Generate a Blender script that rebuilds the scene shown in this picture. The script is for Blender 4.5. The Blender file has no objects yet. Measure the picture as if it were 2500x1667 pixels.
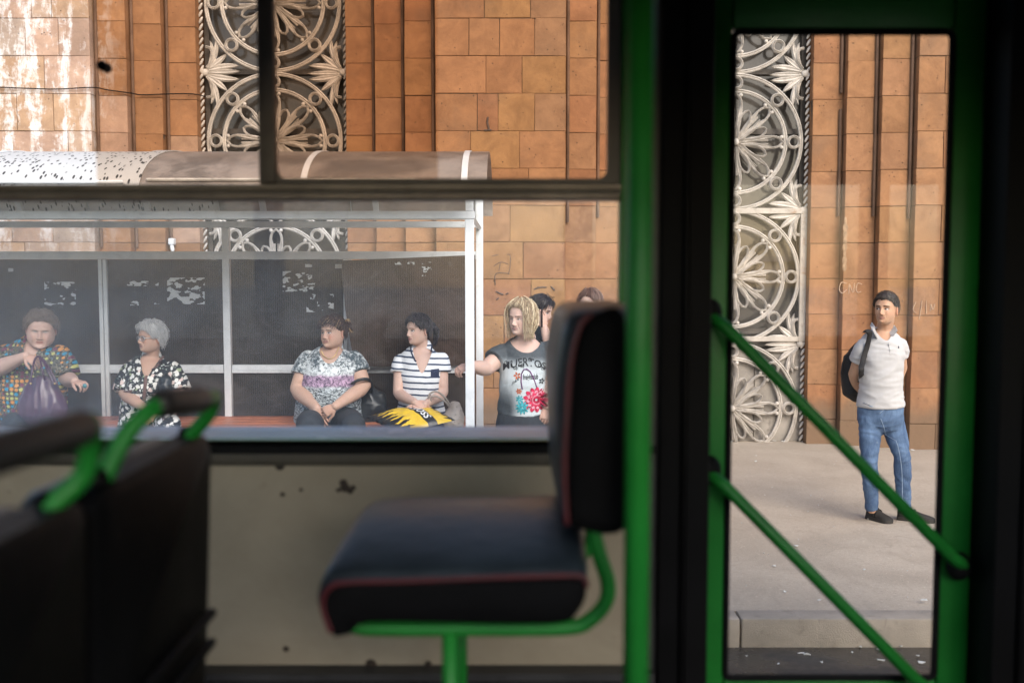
import bpy, bmesh, math, random
import numpy as np
from mathutils import Vector, Matrix, noise
from mathutils.bvhtree import BVHTree

# ------------------------------------------------------------------ camera, sky, sun, exposure
SC = bpy.context.scene
COL = SC.collection
TILT = math.radians(3.85)
CAMZ = 2.01
FPX = 2430.0
cam_d = bpy.data.cameras.new('camera')
cam = bpy.data.objects.new('camera', cam_d)
COL.objects.link(cam)
cam.location = (0, 0, CAMZ)
cam.rotation_euler = (math.radians(90) - TILT, 0, 0)
cam_d.sensor_width = 36.0
cam_d.lens = 36.0 * FPX / 2500.0
cam_d.clip_start = 0.02
cam_d.clip_end = 2000
cam_d.dof.use_dof = True
cam_d.dof.focus_distance = 7.7
cam_d.dof.aperture_fstop = 2.0
cam_d.dof.aperture_blades = 9
SC.camera = cam

SUN_EL, SUN_AZ = 34.0, 158.0          # azimuth: clockwise from +Y seen from above
w = bpy.data.worlds.new('World')
SC.world = w
w.use_nodes = True
wn = w.node_tree
wn.nodes.clear()
sky = wn.nodes.new('ShaderNodeTexSky')
sky.sky_type = 'NISHITA'
sky.sun_disc = False
sky.sun_elevation = math.radians(SUN_EL)
sky.sun_rotation = math.radians(SUN_AZ)
sky.air_density = 1.0
sky.dust_density = 1.6
sky.ozone_density = 1.2
bgn = wn.nodes.new('ShaderNodeBackground')
bgn.inputs['Strength'].default_value = 0.15
wo = wn.nodes.new('ShaderNodeOutputWorld')
wn.links.new(sky.outputs[0], bgn.inputs[0])
wn.links.new(bgn.outputs[0], wo.inputs[0])

sd = bpy.data.lights.new('sun', 'SUN')
sd.energy = 1.5
sd.angle = math.radians(40)
sd.color = (1.0, 0.95, 0.88)
sun = bpy.data.objects.new('sun', sd)
COL.objects.link(sun)
az, el = math.radians(SUN_AZ), math.radians(SUN_EL)
to_sun = Vector((math.sin(az) * math.cos(el), math.cos(az) * math.cos(el), math.sin(el)))
sun.rotation_euler = (-to_sun).to_track_quat('-Z', 'Y').to_euler()
sun.location = (0, -5, 12)

SC.view_settings.view_transform = 'Standard'
SC.view_settings.look = 'None'
SC.view_settings.gamma = 1.0
SC.view_settings.exposure = 1.15
SC.view_settings.use_curve_mapping = False
SC.cycles.use_denoising = True
try:
    SC.cycles.denoiser = 'OPENIMAGEDENOISE'
    SC.cycles.denoising_input_passes = 'RGB_ALBEDO_NORMAL'
except Exception:
    pass
SC.cycles.max_bounces = 10
SC.cycles.transparent_max_bounces = 24
SC.cycles.diffuse_bounces = 4
SC.cycles.caustics_reflective = False
SC.cycles.caustics_refractive = False

random.seed(7)
RND = random.Random(11)

# ------------------------------------------------------------------ helpers: photograph pixel + distance -> point in the place
def P(px, py, Y):
    cx, cy = (px - 1250.0) / FPX, (833.5 - py) / FPX
    c, s = math.cos(TILT), math.sin(TILT)
    dx, dy, dz = cx, c + cy * s, -s + cy * c
    k = Y / dy
    return Vector((dx * k, Y, CAMZ + dz * k))

def zr(ox, oy, sc):
    return lambda x, y, Y: P(ox + x / sc, oy + y / sc, Y)
Z3, Z4, Z5, Z8 = zr(0, 480, 2.613), zr(540, 480, 2.6136), zr(1100, 480, 2.6136), zr(1980, 680, 2.528)

def S(r, g, b):
    f = lambda v: (v / 255 / 12.92) if v / 255 <= 0.04045 else ((v / 255 + 0.055) / 1.055) ** 2.4
    return (f(r), f(g), f(b), 1.0)

# ------------------------------------------------------------------ mesh builder
class MB:
    def __init__(s):
        s.v, s.f, s.c = [], [], []
    def add(s, vs, fs, col=None):
        o = len(s.v)
        s.v += [tuple(p) for p in vs]
        s.f += [tuple(i + o for i in f) for f in fs]
        s.c += [col] * len(vs) if not (isinstance(col, list) and len(col) == len(vs)) else col
        return s
    def box(s, a, b, bev=0.0):
        x0, y0, z0 = a; x1, y1, z1 = b
        if bev <= 0:
            vs = [(x0,y0,z0),(x1,y0,z0),(x1,y1,z0),(x0,y1,z0),(x0,y0,z1),(x1,y0,z1),(x1,y1,z1),(x0,y1,z1)]
            return s.add(vs, [(0,3,2,1),(4,5,6,7),(0,1,5,4),(1,2,6,5),(2,3,7,6),(3,0,4,7)])
        bm = bmesh.new()
        bmesh.ops.create_cube(bm, size=1)
        for v in bm.verts:
            v.co = Vector(((x0+x1)/2 + v.co.x*(x1-x0), (y0+y1)/2 + v.co.y*(y1-y0), (z0+z1)/2 + v.co.z*(z1-z0)))
        bmesh.ops.bevel(bm, geom=bm.edges[:], offset=bev, segments=2, affect='EDGES', profile=0.5)
        bm.verts.index_update()
        s.add([v.co.copy() for v in bm.verts], [[v.index for v in f.verts] for f in bm.faces])
        bm.free()
        return s
    def tube(s, pts, r, n=12, lat=None, cap='round', closed=False, col=None):
        """r: number, list of numbers or list of (a, b) half sizes; lat: direction of a"""
        pts = [Vector(p) for p in pts]
        m = len(pts)
        if not isinstance(r, (list, tuple)): r = [r] * m
        r = [(q, q) if not isinstance(q, (list, tuple)) else q for q in r]
        if cap == 'round' and not closed:
            # add hemispherical end rings
            def ends(p, d, ab):
                out = []
                for t in (0.5, 0.86):
                    out.append((p + d * min(ab) * t, (ab[0]*math.sqrt(1-t*t), ab[1]*math.sqrt(1-t*t))))
                return out
            d0 = (pts[0] - pts[1]).normalized(); d1 = (pts[-1] - pts[-2]).normalized()
            e0 = ends(pts[0], d0, r[0]); e1 = ends(pts[-1], d1, r[-1])
            pts = [e0[1][0], e0[0][0]] + pts + [e1[0][0], e1[1][0]]
            r = [e0[1][1], e0[0][1]] + list(r) + [e1[0][1], e1[1][1]]
            m = len(pts)
        tg = []
        for i in range(m):
            a = pts[(i-1) % m] if (closed or i > 0) else pts[i]
            b = pts[(i+1) % m] if (closed or i < m-1) else pts[i]
            t = (b - a)
            tg.append(t.normalized() if t.length > 1e-9 else Vector((0,0,1)))
        if lat is None:
            h = Vector((0,0,1)) if abs(tg[0].z) < 0.9 else Vector((1,0,0))
            u = h.cross(tg[0]).normalized()
        else:
            u = Vector(lat)
        vs = []
        for i in range(m):
            t = tg[i]
            if lat is not None: u = Vector(lat)
            u = (u - t * u.dot(t))
            u = u.normalized() if u.length > 1e-6 else t.orthogonal().normalized()
            w_ = t.cross(u)
            for k in range(n):
                an = 2*math.pi*k/n
                vs.append(pts[i] + u*(math.cos(an)*r[i][0]) + w_*(math.sin(an)*r[i][1]))
        fs = []
        for i in range(m if closed else m-1):
            j = (i+1) % m
            for k in range(n):
                k2 = (k+1) % n
                fs.append((i*n+k, i*n+k2, j*n+k2, j*n+k))
        if not closed:
            fs.append(tuple(range(n-1, -1, -1)))
            fs.append(tuple((m-1)*n + k for k in range(n)))
        return s.add(vs, fs, col)
    def ball(s, c, r, nu=14, nv=10, rot=None, col=None):
        c = Vector(c)
        if not isinstance(r, (list, tuple)): r = (r, r, r)
        vs, fs = [], []
        R = rot if rot is not None else Matrix.Identity(3)
        vs.append(c + R @ Vector((0,0,r[2])))
        for j in range(1, nv):
            th = math.pi*j/nv
            for i in range(nu):
                ph = 2*math.pi*i/nu
                vs.append(c + R @ Vector((r[0]*math.sin(th)*math.cos(ph), r[1]*math.sin(th)*math.sin(ph), r[2]*math.cos(th))))
        vs.append(c + R @ Vector((0,0,-r[2])))
        L = len(vs)-1
        for i in range(nu):
            fs.append((0, 1+i, 1+(i+1)%nu))
            fs.append((L, L-nu+(i+1)%nu, L-nu+i))
        for j in range(nv-2):
            for i in range(nu):
                a, b = 1+j*nu+i, 1+j*nu+(i+1)%nu
                fs.append((a, a+nu, b+nu, b))
        return s.add(vs, fs, col)
    def sweep(s, pts, prof, normal=(0,-1,0), closed=False):
        """sweep a profile [(in-plane offset, out-of-plane offset)] along a planar path"""
        pts = [Vector(p) for p in pts]; N = Vector(normal); m = len(pts); n = len(prof)
        vs = []
        for i in range(m):
            a = pts[(i-1) % m] if (closed or i > 0) else pts[i]
            b = pts[(i+1) % m] if (closed or i < m-1) else pts[i]
            t = (b-a).normalized(); sd_ = t.cross(N)
            for (p, q) in prof:
                vs.append(pts[i] + sd_*p + N*q)
        fs = []
        for i in range(m if closed else m-1):
            j = (i+1) % m
            for k in range(n):
                k2 = (k+1) % n
                fs.append((i*n+k, j*n+k, j*n+k2, i*n+k2))
        if not closed:
            fs.append(tuple(range(n))); fs.append(tuple((m-1)*n+k for k in range(n-1,-1,-1)))
        return s.add(vs, fs)
    def prism(s, poly, y0, y1):
        """polygon of (x, z) between two y planes"""
        n = len(poly)
        vs = [(x, y0, z) for x, z in poly] + [(x, y1, z) for x, z in poly]
        fs = [tuple(range(n)), tuple(range(2*n-1, n-1, -1))]
        fs += [(i, (i+1) % n + 0, (i+1) % n + n, i+n)[::-1] for i in range(n)]
        return s.add(vs, fs)
    def mesh(s, name, org=(0,0,0), smooth=False, auto=None):
        me = bpy.data.meshes.new(name)
        o = Vector(org)
        me.from_pydata([Vector(p)-o for p in s.v], [], s.f)
        if any(c is not None for c in s.c):
            at = me.color_attributes.new('col', 'FLOAT_COLOR', 'POINT')
            at.data.foreach_set('color', np.array([c if c is not None else (1,1,1,1) for c in s.c], dtype=np.float32).ravel())
        if smooth or auto:
            me.polygons.foreach_set('use_smooth', [True]*len(me.polygons))
        if auto:
            bm = bmesh.new(); bm.from_mesh(me)
            for e in bm.edges:
                if len(e.link_faces) == 2 and e.calc_face_angle(0) > math.radians(auto): e.smooth = False
            bm.to_mesh(me); bm.free()
        me.update()
        return me
    def build(s, name, mat, parent=None, smooth=False, auto=None, org=None):
        o_ = org if org is not None else (ORG[parent.name] if parent is not None else (0,0,0))
        return link(name, s.mesh(name, o_, smooth, auto), mat, parent, o_)

ORG = {}
def link(name, me, mat, parent=None, org=(0,0,0), loc=None):
    if mat is not None and not me.materials: me.materials.append(mat)
    o = bpy.data.objects.new(name, me)
    COL.objects.link(o)
    if parent is not None:
        o.parent = parent
        o.location = Vector(org) - ORG[parent.name] if loc is None else loc
    else:
        o.location = org if loc is None else loc
    ORG[o.name] = Vector(org) if loc is None else (ORG[parent.name] + Vector(loc) if parent is not None else Vector(loc))
    return o

def thing(name, label, cat, loc=(0,0,0), group=None):
    o = bpy.data.objects.new(name, None)
    COL.objects.link(o)
    o.location = loc
    o.empty_display_size = 0.1
    ORG[o.name] = Vector(loc)
    return tag(o, label, cat, group)

def tag(o, label=None, cat=None, group=None, kind=None):
    if label: o['label'] = label
    if cat: o['category'] = cat
    if group: o['group'] = group
    if kind: o['kind'] = kind
    return o

def holder(name, parent, loc=None):
    """an Empty that is a part and carries sub-parts"""
    o = bpy.data.objects.new(name, None)
    COL.objects.link(o)
    o.parent = parent
    L = ORG[parent.name] if loc is None else Vector(loc)
    o.location = L - ORG[parent.name]
    o.empty_display_size = 0.05
    ORG[o.name] = Vector(L)
    return o

def remeshed(mb, voxel, smooth_iters=6, smooth_fac=0.5):
    """one continuous surface from overlapping closed pieces"""
    me = mb.mesh('tmp')
    o = bpy.data.objects.new('tmp', me)
    COL.objects.link(o)
    m = o.modifiers.new('r', 'REMESH'); m.mode = 'VOXEL'; m.voxel_size = voxel; m.adaptivity = 0.0
    if smooth_iters:
        sm = o.modifiers.new('s', 'SMOOTH'); sm.factor = smooth_fac; sm.iterations = smooth_iters
    dg = bpy.context.evaluated_depsgraph_get(); dg.update()
    ev = o.evaluated_get(dg)
    out = bpy.data.meshes.new_from_object(ev)
    V = np.empty(len(out.vertices)*3); out.vertices.foreach_get('co', V); V = V.reshape(-1, 3)
    N = np.empty(len(out.vertices)*3); out.vertices.foreach_get('normal', N); N = N.reshape(-1, 3)
    F = [tuple(p.vertices) for p in out.polygons]
    bpy.data.objects.remove(o); bpy.data.meshes.remove(me); bpy.data.meshes.remove(out)
    return V, N, F

def catmull(pts, k=6):
    pts = [Vector(p) for p in pts]
    if len(pts) < 3: return [pts[0].lerp(pts[-1], i/k) for i in range(k+1)]
    out = []
    for i in range(len(pts)-1):
        p0 = pts[max(i-1,0)]; p1 = pts[i]; p2 = pts[i+1]; p3 = pts[min(i+2,len(pts)-1)]
        for j in range(k):
            t = j/k
            out.append(0.5*((2*p1)+(-p0+p2)*t+(2*p0-5*p1+4*p2-p3)*t*t+(-p0+3*p1-3*p2+p3)*t**3))
    out.append(pts[-1])
    return out

# ------------------------------------------------------------------ material helpers
class NT:
    def __init__(s, name):
        s.m = bpy.data.materials.new(name); s.m.use_nodes = True
        s.t = s.m.node_tree; s.t.nodes.clear()
        s.out = s.t.nodes.new('ShaderNodeOutputMaterial')
    def n(s, typ, props=None, **inp):
        nd = s.t.nodes.new('ShaderNode' + typ)
        for k, v in (props or {}).items(): setattr(nd, k, v)
        for k, v in inp.items():
            key = k.replace('_', ' ')
            sock = nd.inputs.get(key)
            if sock is None:
                sock = nd.inputs[int(k[1:])]
            s.set(sock, v)
        return nd
    def set(s, sock, v):
        if isinstance(v, bpy.types.NodeSocket): s.t.links.new(v, sock)
        elif isinstance(v, bpy.types.Node): s.t.links.new(v.outputs[0], sock)
        else:
            if sock.type == 'RGBA' and len(v) == 3: v = tuple(v) + (1,)
            sock.default_value = v
    def math(s, op, a, b=0.0, c=0.0, clamp=False):
        return s.n('Math', {'operation': op, 'use_clamp': clamp}, i0=a, i1=b, i2=c).outputs[0]
    def mix(s, f, a, b, mode='MIX'):
        nd = s.t.nodes.new('ShaderNodeMix'); nd.data_type = 'RGBA'; nd.blend_type = mode
        s.set(nd.inputs[0], f); s.set(nd.inputs[6], a); s.set(nd.inputs[7], b)
        return nd.outputs[2]
    def ramp(s, f, stops, interp='LINEAR'):
        nd = s.t.nodes.new('ShaderNodeValToRGB'); cr = nd.color_ramp; cr.interpolation = interp
        while len(cr.elements) < len(stops): cr.elements.new(0.5)
        for e, (p, c) in zip(cr.elements, stops):
            e.position = p; e.color = c if len(c) == 4 else tuple(c) + (1,)
        s.set(nd.inputs[0], f)
        return nd.outputs[0]
    def step(s, f, a, b):
        return s.n('MapRange', {'interpolation_type': 'SMOOTHSTEP'}, Value=f, From_Min=a, From_Max=b).outputs[0]
    def noise(s, vec, scale, detail=4, rough=0.6, dist=0.0):
        return s.n('TexNoise', None, Vector=vec, Scale=scale, Detail=detail, Roughness=rough, Distortion=dist).outputs[0]
    def coord(s, which='Object'):
        return s.n('TexCoord').outputs[which]
    def pos(s):
        return s.n('NewGeometry').outputs['Position']
    def xyz(s, v):
        nd = s.n('SeparateXYZ', None, Vector=v); return nd.outputs[0], nd.outputs[1], nd.outputs[2]
    def scale(s, v, sx, sy, sz):
        return s.n('Mapping', None, Vector=v, Scale=(sx, sy, sz)).outputs[0]
    def bump(s, h, strength=0.3, dist=0.01):
        return s.n('Bump', None, Height=h, Strength=strength, Distance=dist).outputs[0]
    def pbr(s, base, rough=0.5, metal=0.0, normal=None, **kw):
        p = s.n('BsdfPrincipled', None, Base_Color=base, Roughness=rough, Metallic=metal)
        if normal is not None: s.set(p.inputs['Normal'], normal)
        for k, v in kw.items(): s.set(p.inputs[k.replace('_', ' ')], v)
        return p
    def done(s, sh):
        s.t.links.new(sh.outputs[0] if isinstance(sh, bpy.types.Node) else sh, s.out.inputs[0])
        return s.m

def sc(c, k): return (c[0]*k, c[1]*k, c[2]*k, 1.0)

def plain(name, col, rough=0.5, var=0.15, vs=6, bump=0.0, bs=60, metal=0.0, dirt=0.0, dirtcol=(0.06,0.05,0.04,1), **kw):
    t = NT(name); v = t.coord('Object')
    n1 = t.noise(v, vs, 5, 0.6)
    c = t.mix(t.step(n1, 0.3, 0.7), sc(col, 1-var), sc(col, 1+var))
    if dirt > 0:
        d = t.noise(v, vs*2.7, 8, 0.7, 0.5)
        c = t.mix(t.math('MULTIPLY', t.step(d, 0.52, 0.72), dirt), c, dirtcol)
    nr = None
    if bump > 0: nr = t.bump(t.noise(v, bs, 4, 0.6), bump, 0.01)
    r = t.math('ADD', t.math('MULTIPLY', n1, 0.2), rough-0.1, clamp=True)
    return t.done(t.pbr(c, r, metal, nr, **kw))
# ------------------------------------------------------------------ materials of the place
def stone_mat():
    t = NT('tuff_stone')
    oi = t.n('ObjectInfo')
    pos = t.pos(); v = t.n('VectorMath', {'operation': 'ADD'}, i0=pos, i1=t.n('VectorMath', {'operation': 'SCALE'}, i0=oi.outputs['Location'], Scale=0.37).outputs[0]).outputs[0]
    base = oi.outputs['Color']
    n1 = t.noise(v, 3.6, 8, 0.7, 0.6)
    n2 = t.noise(v, 30, 6, 0.75)
    c = t.mix(t.step(n1, 0.25, 0.75), t.mix(1.0, base, (0.72,0.68,0.66,1), 'MULTIPLY'), t.mix(1.0, base, (1.16,1.13,1.08,1), 'MULTIPLY'))
    c = t.mix(t.math('MULTIPLY', t.step(n2, 0.4, 0.7), 0.45), c, t.mix(1.0, c, (1.2,1.18,1.14,1), 'MULTIPLY'))
    # grey weathering clouds
    n3 = t.noise(v, 1.1, 5, 0.6, 0.8)
    c = t.mix(t.math('MULTIPLY', t.step(n3, 0.5, 0.74), 0.4), c, (0.17,0.115,0.08,1))
    # pits
    vo = t.n('TexVoronoi', None, Vector=v, Scale=21.0, Randomness=1.0)
    pit = t.math('MULTIPLY', t.step(vo.outputs['Distance'], 0.2, 0.1), t.step(t.noise(v, 8, 3), 0.5, 0.62))
    c = t.mix(t.math('MULTIPLY', pit, 0.8), c, (0.045,0.034,0.026,1))
    x, y, z = t.xyz(pos)
    # lime efflorescence running down the left pier
    vs_ = t.scale(pos, 5.0, 5.0, 1.0)
    st = t.noise(vs_, 1.3, 9, 0.72, 0.25)
    st2 = t.noise(pos, 9, 8, 0.75, 0.6)
    m = t.math('ADD', t.math('MULTIPLY', st, 0.62), t.math('MULTIPLY', st2, 0.38))
    side = t.step(x, -3.95, -4.75)
    hi = t.step(z, 1.8, 2.9)
    m = t.math('MULTIPLY', t.step(m, 0.48, 0.59), t.math('MULTIPLY', side, t.math('ADD', t.math('MULTIPLY', hi, 0.75), 0.2)))
    c = t.mix(t.math('MULTIPLY', m, 0.85), c, (0.74,0.71,0.68,1))
    # splashed dirt of the lowest courses
    zz = t.math('ADD', z, t.math('MULTIPLY', t.noise(pos, 2.4, 5, 0.6), 0.5))
    low = t.step(zz, 1.0, 0.72)
    c = t.mix(t.math('MULTIPLY', low, 0.82), c, (0.165,0.118,0.082,1))
    h = t.math('ADD', t.math('MULTIPLY', n2, 0.6), t.math('SUBTRACT', t.math('MULTIPLY', n1, 0.5), t.math('MULTIPLY', pit, 0.8)))
    return t.done(t.pbr(c, 0.88, 0, t.bump(h, 0.55, 0.012), Specular_IOR_Level=0.25))
M_STONE = stone_mat()
M_MORTAR = plain('mortar', (0.12,0.08,0.052,1), 0.95, 0.3, 9)
def iron_mat(name, base, rust):
    t = NT(name); v = t.pos()
    n = t.noise(v, 5, 7, 0.7, 0.4)
    c = t.mix(t.step(n, 0.35, 0.7), sc(base, 0.78), sc(base, 1.08))
    g = t.noise(v, 22, 7, 0.75)
    c = t.mix(t.math('MULTIPLY', t.step(g, 0.5, 0.72), 0.5), c, (0.13,0.105,0.085,1))
    if rust: c = t.mix(t.math('MULTIPLY', t.step(t.noise(v, 7, 6, 0.7), 0.56, 0.7), 0.7), c, (0.25,0.12,0.05,1))
    return t.done(t.pbr(c, 0.6, 0, t.bump(g, 0.35, 0.004)))
M_IRON = iron_mat('grille_paint', (0.58,0.545,0.50,1), False)
M_IRONR = iron_mat('grille_frame_paint', (0.5,0.46,0.41,1), True)
M_ROD = plain('rail_metal', (0.155,0.10,0.072,1), 0.85, 0.3, 3, dirt=0.4, Specular_IOR_Level=0.1)
M_DARKG = plain('dark_door_glass', (0.085,0.078,0.07,1), 0.12, 0.4, 1.2, Specular_IOR_Level=0.5)
M_DARKW = plain('door_wood', (0.07,0.06,0.052,1), 0.5, 0.3, 2)
M_SLAB = plain('grey_slab', (0.28,0.26,0.235,1), 0.85, 0.2, 4, bump=0.4, bs=30, dirt=0.5)

def asphalt(name, a, b, wet=False):
    t = NT(name); v = t.pos()
    n = t.noise(v, 1.1, 6, 0.62, 0.3)
    c = t.mix(t.step(n, 0.3, 0.7), a, b)
    n4 = t.noise(v, 0.5, 4, 0.6, 1.2)
    c = t.mix(t.math('MULTIPLY', t.step(n4, 0.55, 0.68), 0.35), c, sc(a, 0.75))
    g = t.n('TexVoronoi', None, Vector=v, Scale=85.0).outputs['Distance']
    gm = t.noise(v, 120, 3, 0.7)
    c = t.mix(t.math('MULTIPLY', t.step(gm, 0.54, 0.72), 0.55), c, sc(a, 0.42))
    c = t.mix(t.math('MULTIPLY', t.step(t.noise(v, 75, 2), 0.62, 0.72), 0.5), c, sc(b, 1.6))
    c = t.mix(t.math('MULTIPLY', t.step(t.noise(v, 34, 5, 0.75), 0.5, 0.68), 0.4 if not wet else 0.2), c, sc(a, 0.62))
    c = t.mix(t.math('MULTIPLY', t.step(t.noise(t.scale(v, 1, .6, 1), 4.5, 6, 0.7, 0.8), 0.52, 0.7), 0.35), c, sc(a, 0.72))
    # hairline cracks
    cr = t.n('TexVoronoi', {'feature': 'DISTANCE_TO_EDGE'}, Vector=t.n('VectorMath', {'operation':'ADD'}, i0=v, i1=t.n('VectorMath', {'operation':'SCALE'}, i0=t.n('TexNoise', None, Vector=v, Scale=1.5, Detail=4.0).outputs['Color'], Scale=0.9).outputs[0]).outputs[0], Scale=0.55).outputs['Distance']
    c = t.mix(t.math('MULTIPLY', t.step(cr, 0.010, 0.003), t.math('MULTIPLY', t.step(n, 0.5, 0.66), 0.3)), c, sc(a, 0.45))
    r = 0.9
    if wet: r = t.math('ADD', 0.2, t.math('MULTIPLY', t.step(t.noise(v, 2.2, 5, 0.6), 0.42, 0.62), 0.5))
    h = t.math('ADD', t.math('MULTIPLY', g, 0.5), gm)
    return t.done(t.pbr(c, r, 0, t.bump(h, 0.18 if wet else 0.5, 0.006), Specular_IOR_Level=0.4))
M_ROAD = asphalt('road_asphalt', (0.048,0.042,0.037,1), (0.075,0.066,0.057,1), True)
M_PAVE = asphalt('pavement_asphalt', (0.40,0.348,0.285,1), (0.50,0.437,0.362,1))
M_KERB = plain('kerb_concrete', (0.36,0.32,0.272,1), 0.85, 0.13, 4, bump=0.4, bs=120, dirt=0.35, dirtcol=(0.1,0.085,0.07,1))

M_SHEL = plain('shelter_white_paint', (0.74,0.76,0.77,1), 0.42, 0.08, 5, dirt=0.3, dirtcol=(0.3,0.3,0.28,1))
def poly_mat(name, col, alpha, ribs, ax, rough=0.35, sheen=0.0):
    t = NT(name); v = t.coord('Object')
    x, y, z = t.xyz(v)
    q = {'x': x, 'z': z}[ax]
    wv = t.math('SINE', t.math('MULTIPLY', q, 2*math.pi*ribs))
    n = t.noise(v, 3.0, 7, 0.7, 0.8)
    c = t.mix(t.step(n, 0.34, 0.68), sc(col, 0.45), sc(col, 1.7))
    n2 = t.noise(t.scale(v, 1, 1, 1.8), 7.0, 9, 0.78, 1.8)
    c = t.mix(t.math('MULTIPLY', t.step(n2, 0.5, 0.72), 0.55), c, (0.21,0.20,0.185,1))
    n3 = t.noise(t.scale(v, 1, 1, 7.0), 6.0, 6, 0.7, 2.5)
    c = t.mix(t.math('MULTIPLY', t.step(n3, 0.62, 0.72), 0.5), c, (0.3,0.29,0.27,1))
    c = t.mix(t.math('MULTIPLY', t.step(wv, 0.2, 1.0), 0.55), c, sc(col, 2.8))
    p = t.pbr(c, rough, 0, t.bump(wv, 0.35, 0.002), Specular_IOR_Level=0.45)
    tr = t.n('BsdfTransparent', None, Color=sc((0.8,0.72,0.66,1), 1))
    tl = t.n('BsdfTranslucent', None, Color=sc(col, 3.0))
    a = t.n('MixShader', None, i0=0.25, i1=p, i2=tl)
    mx = t.n('MixShader', None, i0=alpha, i1=a, i2=tr)
    return t.done(mx)
M_PANEL = poly_mat('bronze_polycarbonate', (0.055,0.047,0.042,1), 0.13, 58, 'x', 0.33)
M_PANELB = poly_mat('brown_polycarbonate', (0.06,0.042,0.034,1), 0.08, 58, 'x', 0.3)
M_ROOFB = poly_mat('bronze_roof_sheet', (0.27,0.24,0.215,1), 0.22, 150, 'x', 0.3)
def roof_white():
    t = NT('pale_dirty_roof_sheet'); v = t.coord('Object')
    n = t.noise(v, 2.0, 6, 0.65, 0.5)
    c = t.mix(n, (0.62,0.6,0.56,1), (0.72,0.7,0.67,1))
    vv = t.scale(v, 1.0, 0.5, 0.3)
    vo = t.n('TexVoronoi', None, Vector=vv, Scale=40.0)
    rnd = t.n('SeparateColor', None, Color=vo.outputs['Color']).outputs[0]
    sp = t.math('MULTIPLY', t.step(vo.outputs['Distance'], 0.36, 0.28), t.step(t.math('ADD', rnd, t.noise(v, 2.2, 4)), 0.80, 0.9))
    c = t.mix(t.math('MULTIPLY', sp, 0.93), c, (0.03,0.026,0.022,1))
    c = t.mix(t.math('MULTIPLY', t.step(t.noise(v, 3.1, 5, 0.7), 0.6, 0.72), 0.5), c, (0.2,0.16,0.12,1))
    p = t.pbr(c, 0.55); tl = t.n('BsdfTranslucent', None, Color=c)
    return t.done(t.n('MixShader', None, i0=0.3, i1=p, i2=tl))
M_ROOFW = roof_white()
M_PAPER = plain('torn_paper', (0.58,0.59,0.58,1), 0.8, 0.1, 20)
M_BENCH = plain('orange_bench_paint', (0.5,0.17,0.08,1), 0.42, 0.2, 7, dirt=0.3)
M_SLABC = plain('shelter_plinth_concrete', (0.26,0.245,0.22,1), 0.9, 0.2, 4, bump=0.3)

# bus
def green_mat():
    t = NT('bus_green_paint'); v = t.coord('Object')
    n = t.noise(v, 6, 5, 0.6)
    c = t.mix(t.step(n, 0.3, 0.7), (0.010,0.155,0.020,1), (0.015,0.20,0.028,1))
    c = t.mix(t.math('MULTIPLY', t.step(t.noise(v, 30, 6, 0.7), 0.62, 0.75), 0.4), c, (0.03,0.05,0.03,1))
    return t.done(t.pbr(c, t.math('ADD', 0.32, t.math('MULTIPLY', n, 0.16)), 0, t.bump(t.noise(v, 45, 3), 0.06, 0.01), Specular_IOR_Level=0.28))
M_GREEN = green_mat()
M_BLACK = plain('black_rubber', (0.004,0.004,0.0045,1), 0.7, 0.3, 5, Specular_IOR_Level=0.15)
M_GRIP = plain('black_grip_foam', (0.02,0.018,0.018,1), 0.5, 0.3, 9, bump=0.2, bs=50)
M_SEATF = plain('charcoal_vinyl', (0.018,0.026,0.034,1), 0.36, 0.25, 9, bump=0.25, bs=26)
M_SEATS = plain('black_seat_side', (0.0035,0.0035,0.004,1), 0.85, 0.3, 9, bump=0.2, bs=90, Specular_IOR_Level=0.1)
M_SHELLP = plain('black_plastic_shell', (0.0028,0.0028,0.0032,1), 0.5, 0.3, 5, bump=0.15, bs=40, Specular_IOR_Level=0.09)
M_PIPING = plain('dark_red_piping', (0.06,0.004,0.007,1), 0.5, 0.2, 12)
def cream():
    t = NT('cream_side_panel'); v = t.pos()
    n = t.noise(v, 2.4, 6, 0.65, 0.5)
    c = t.mix(t.step(n, 0.3, 0.75), (0.31,0.262,0.185,1), (0.40,0.345,0.25,1))
    s_ = t.noise(v, 8, 8, 0.75, 0.8)
    c = t.mix(t.math('MULTIPLY', t.step(s_, 0.6, 0.74), 0.55), c, (0.16,0.12,0.085,1))
    k = t.noise(v, 13, 6, 0.7, 0.4)
    c = t.mix(t.math('MULTIPLY', t.step(k, 0.685, 0.715), 0.9), c, (0.015,0.013,0.012,1))
    return t.done(t.pbr(c, 0.55, 0, t.bump(s_, 0.2, 0.01)))
M_CREAM = cream()
M_ALU = plain('window_frame_aluminium', (0.18,0.155,0.13,1), 0.38, 0.35, 5, metal=0.55, dirt=0.5)
M_ALUD = plain('dark_window_frame', (0.12,0.11,0.10,1), 0.45, 0.3, 5, dirt=0.4)
M_LEDGE = plain('sill_sky_tinted_grey', (0.38,0.53,0.63,1), 0.25, 0.1, 3)  # blue of the reflected sky mixed into the sill's base colour
M_BROWN = plain('brown_trim', (0.055,0.047,0.032,1), 0.6, 0.25, 7)
M_CEIL = plain('bus_lining', (0.3,0.29,0.27,1), 0.7, 0.1, 4)
M_FLOOR = plain('bus_floor_vinyl', (0.03,0.03,0.031,1), 0.55, 0.3, 9)

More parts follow.
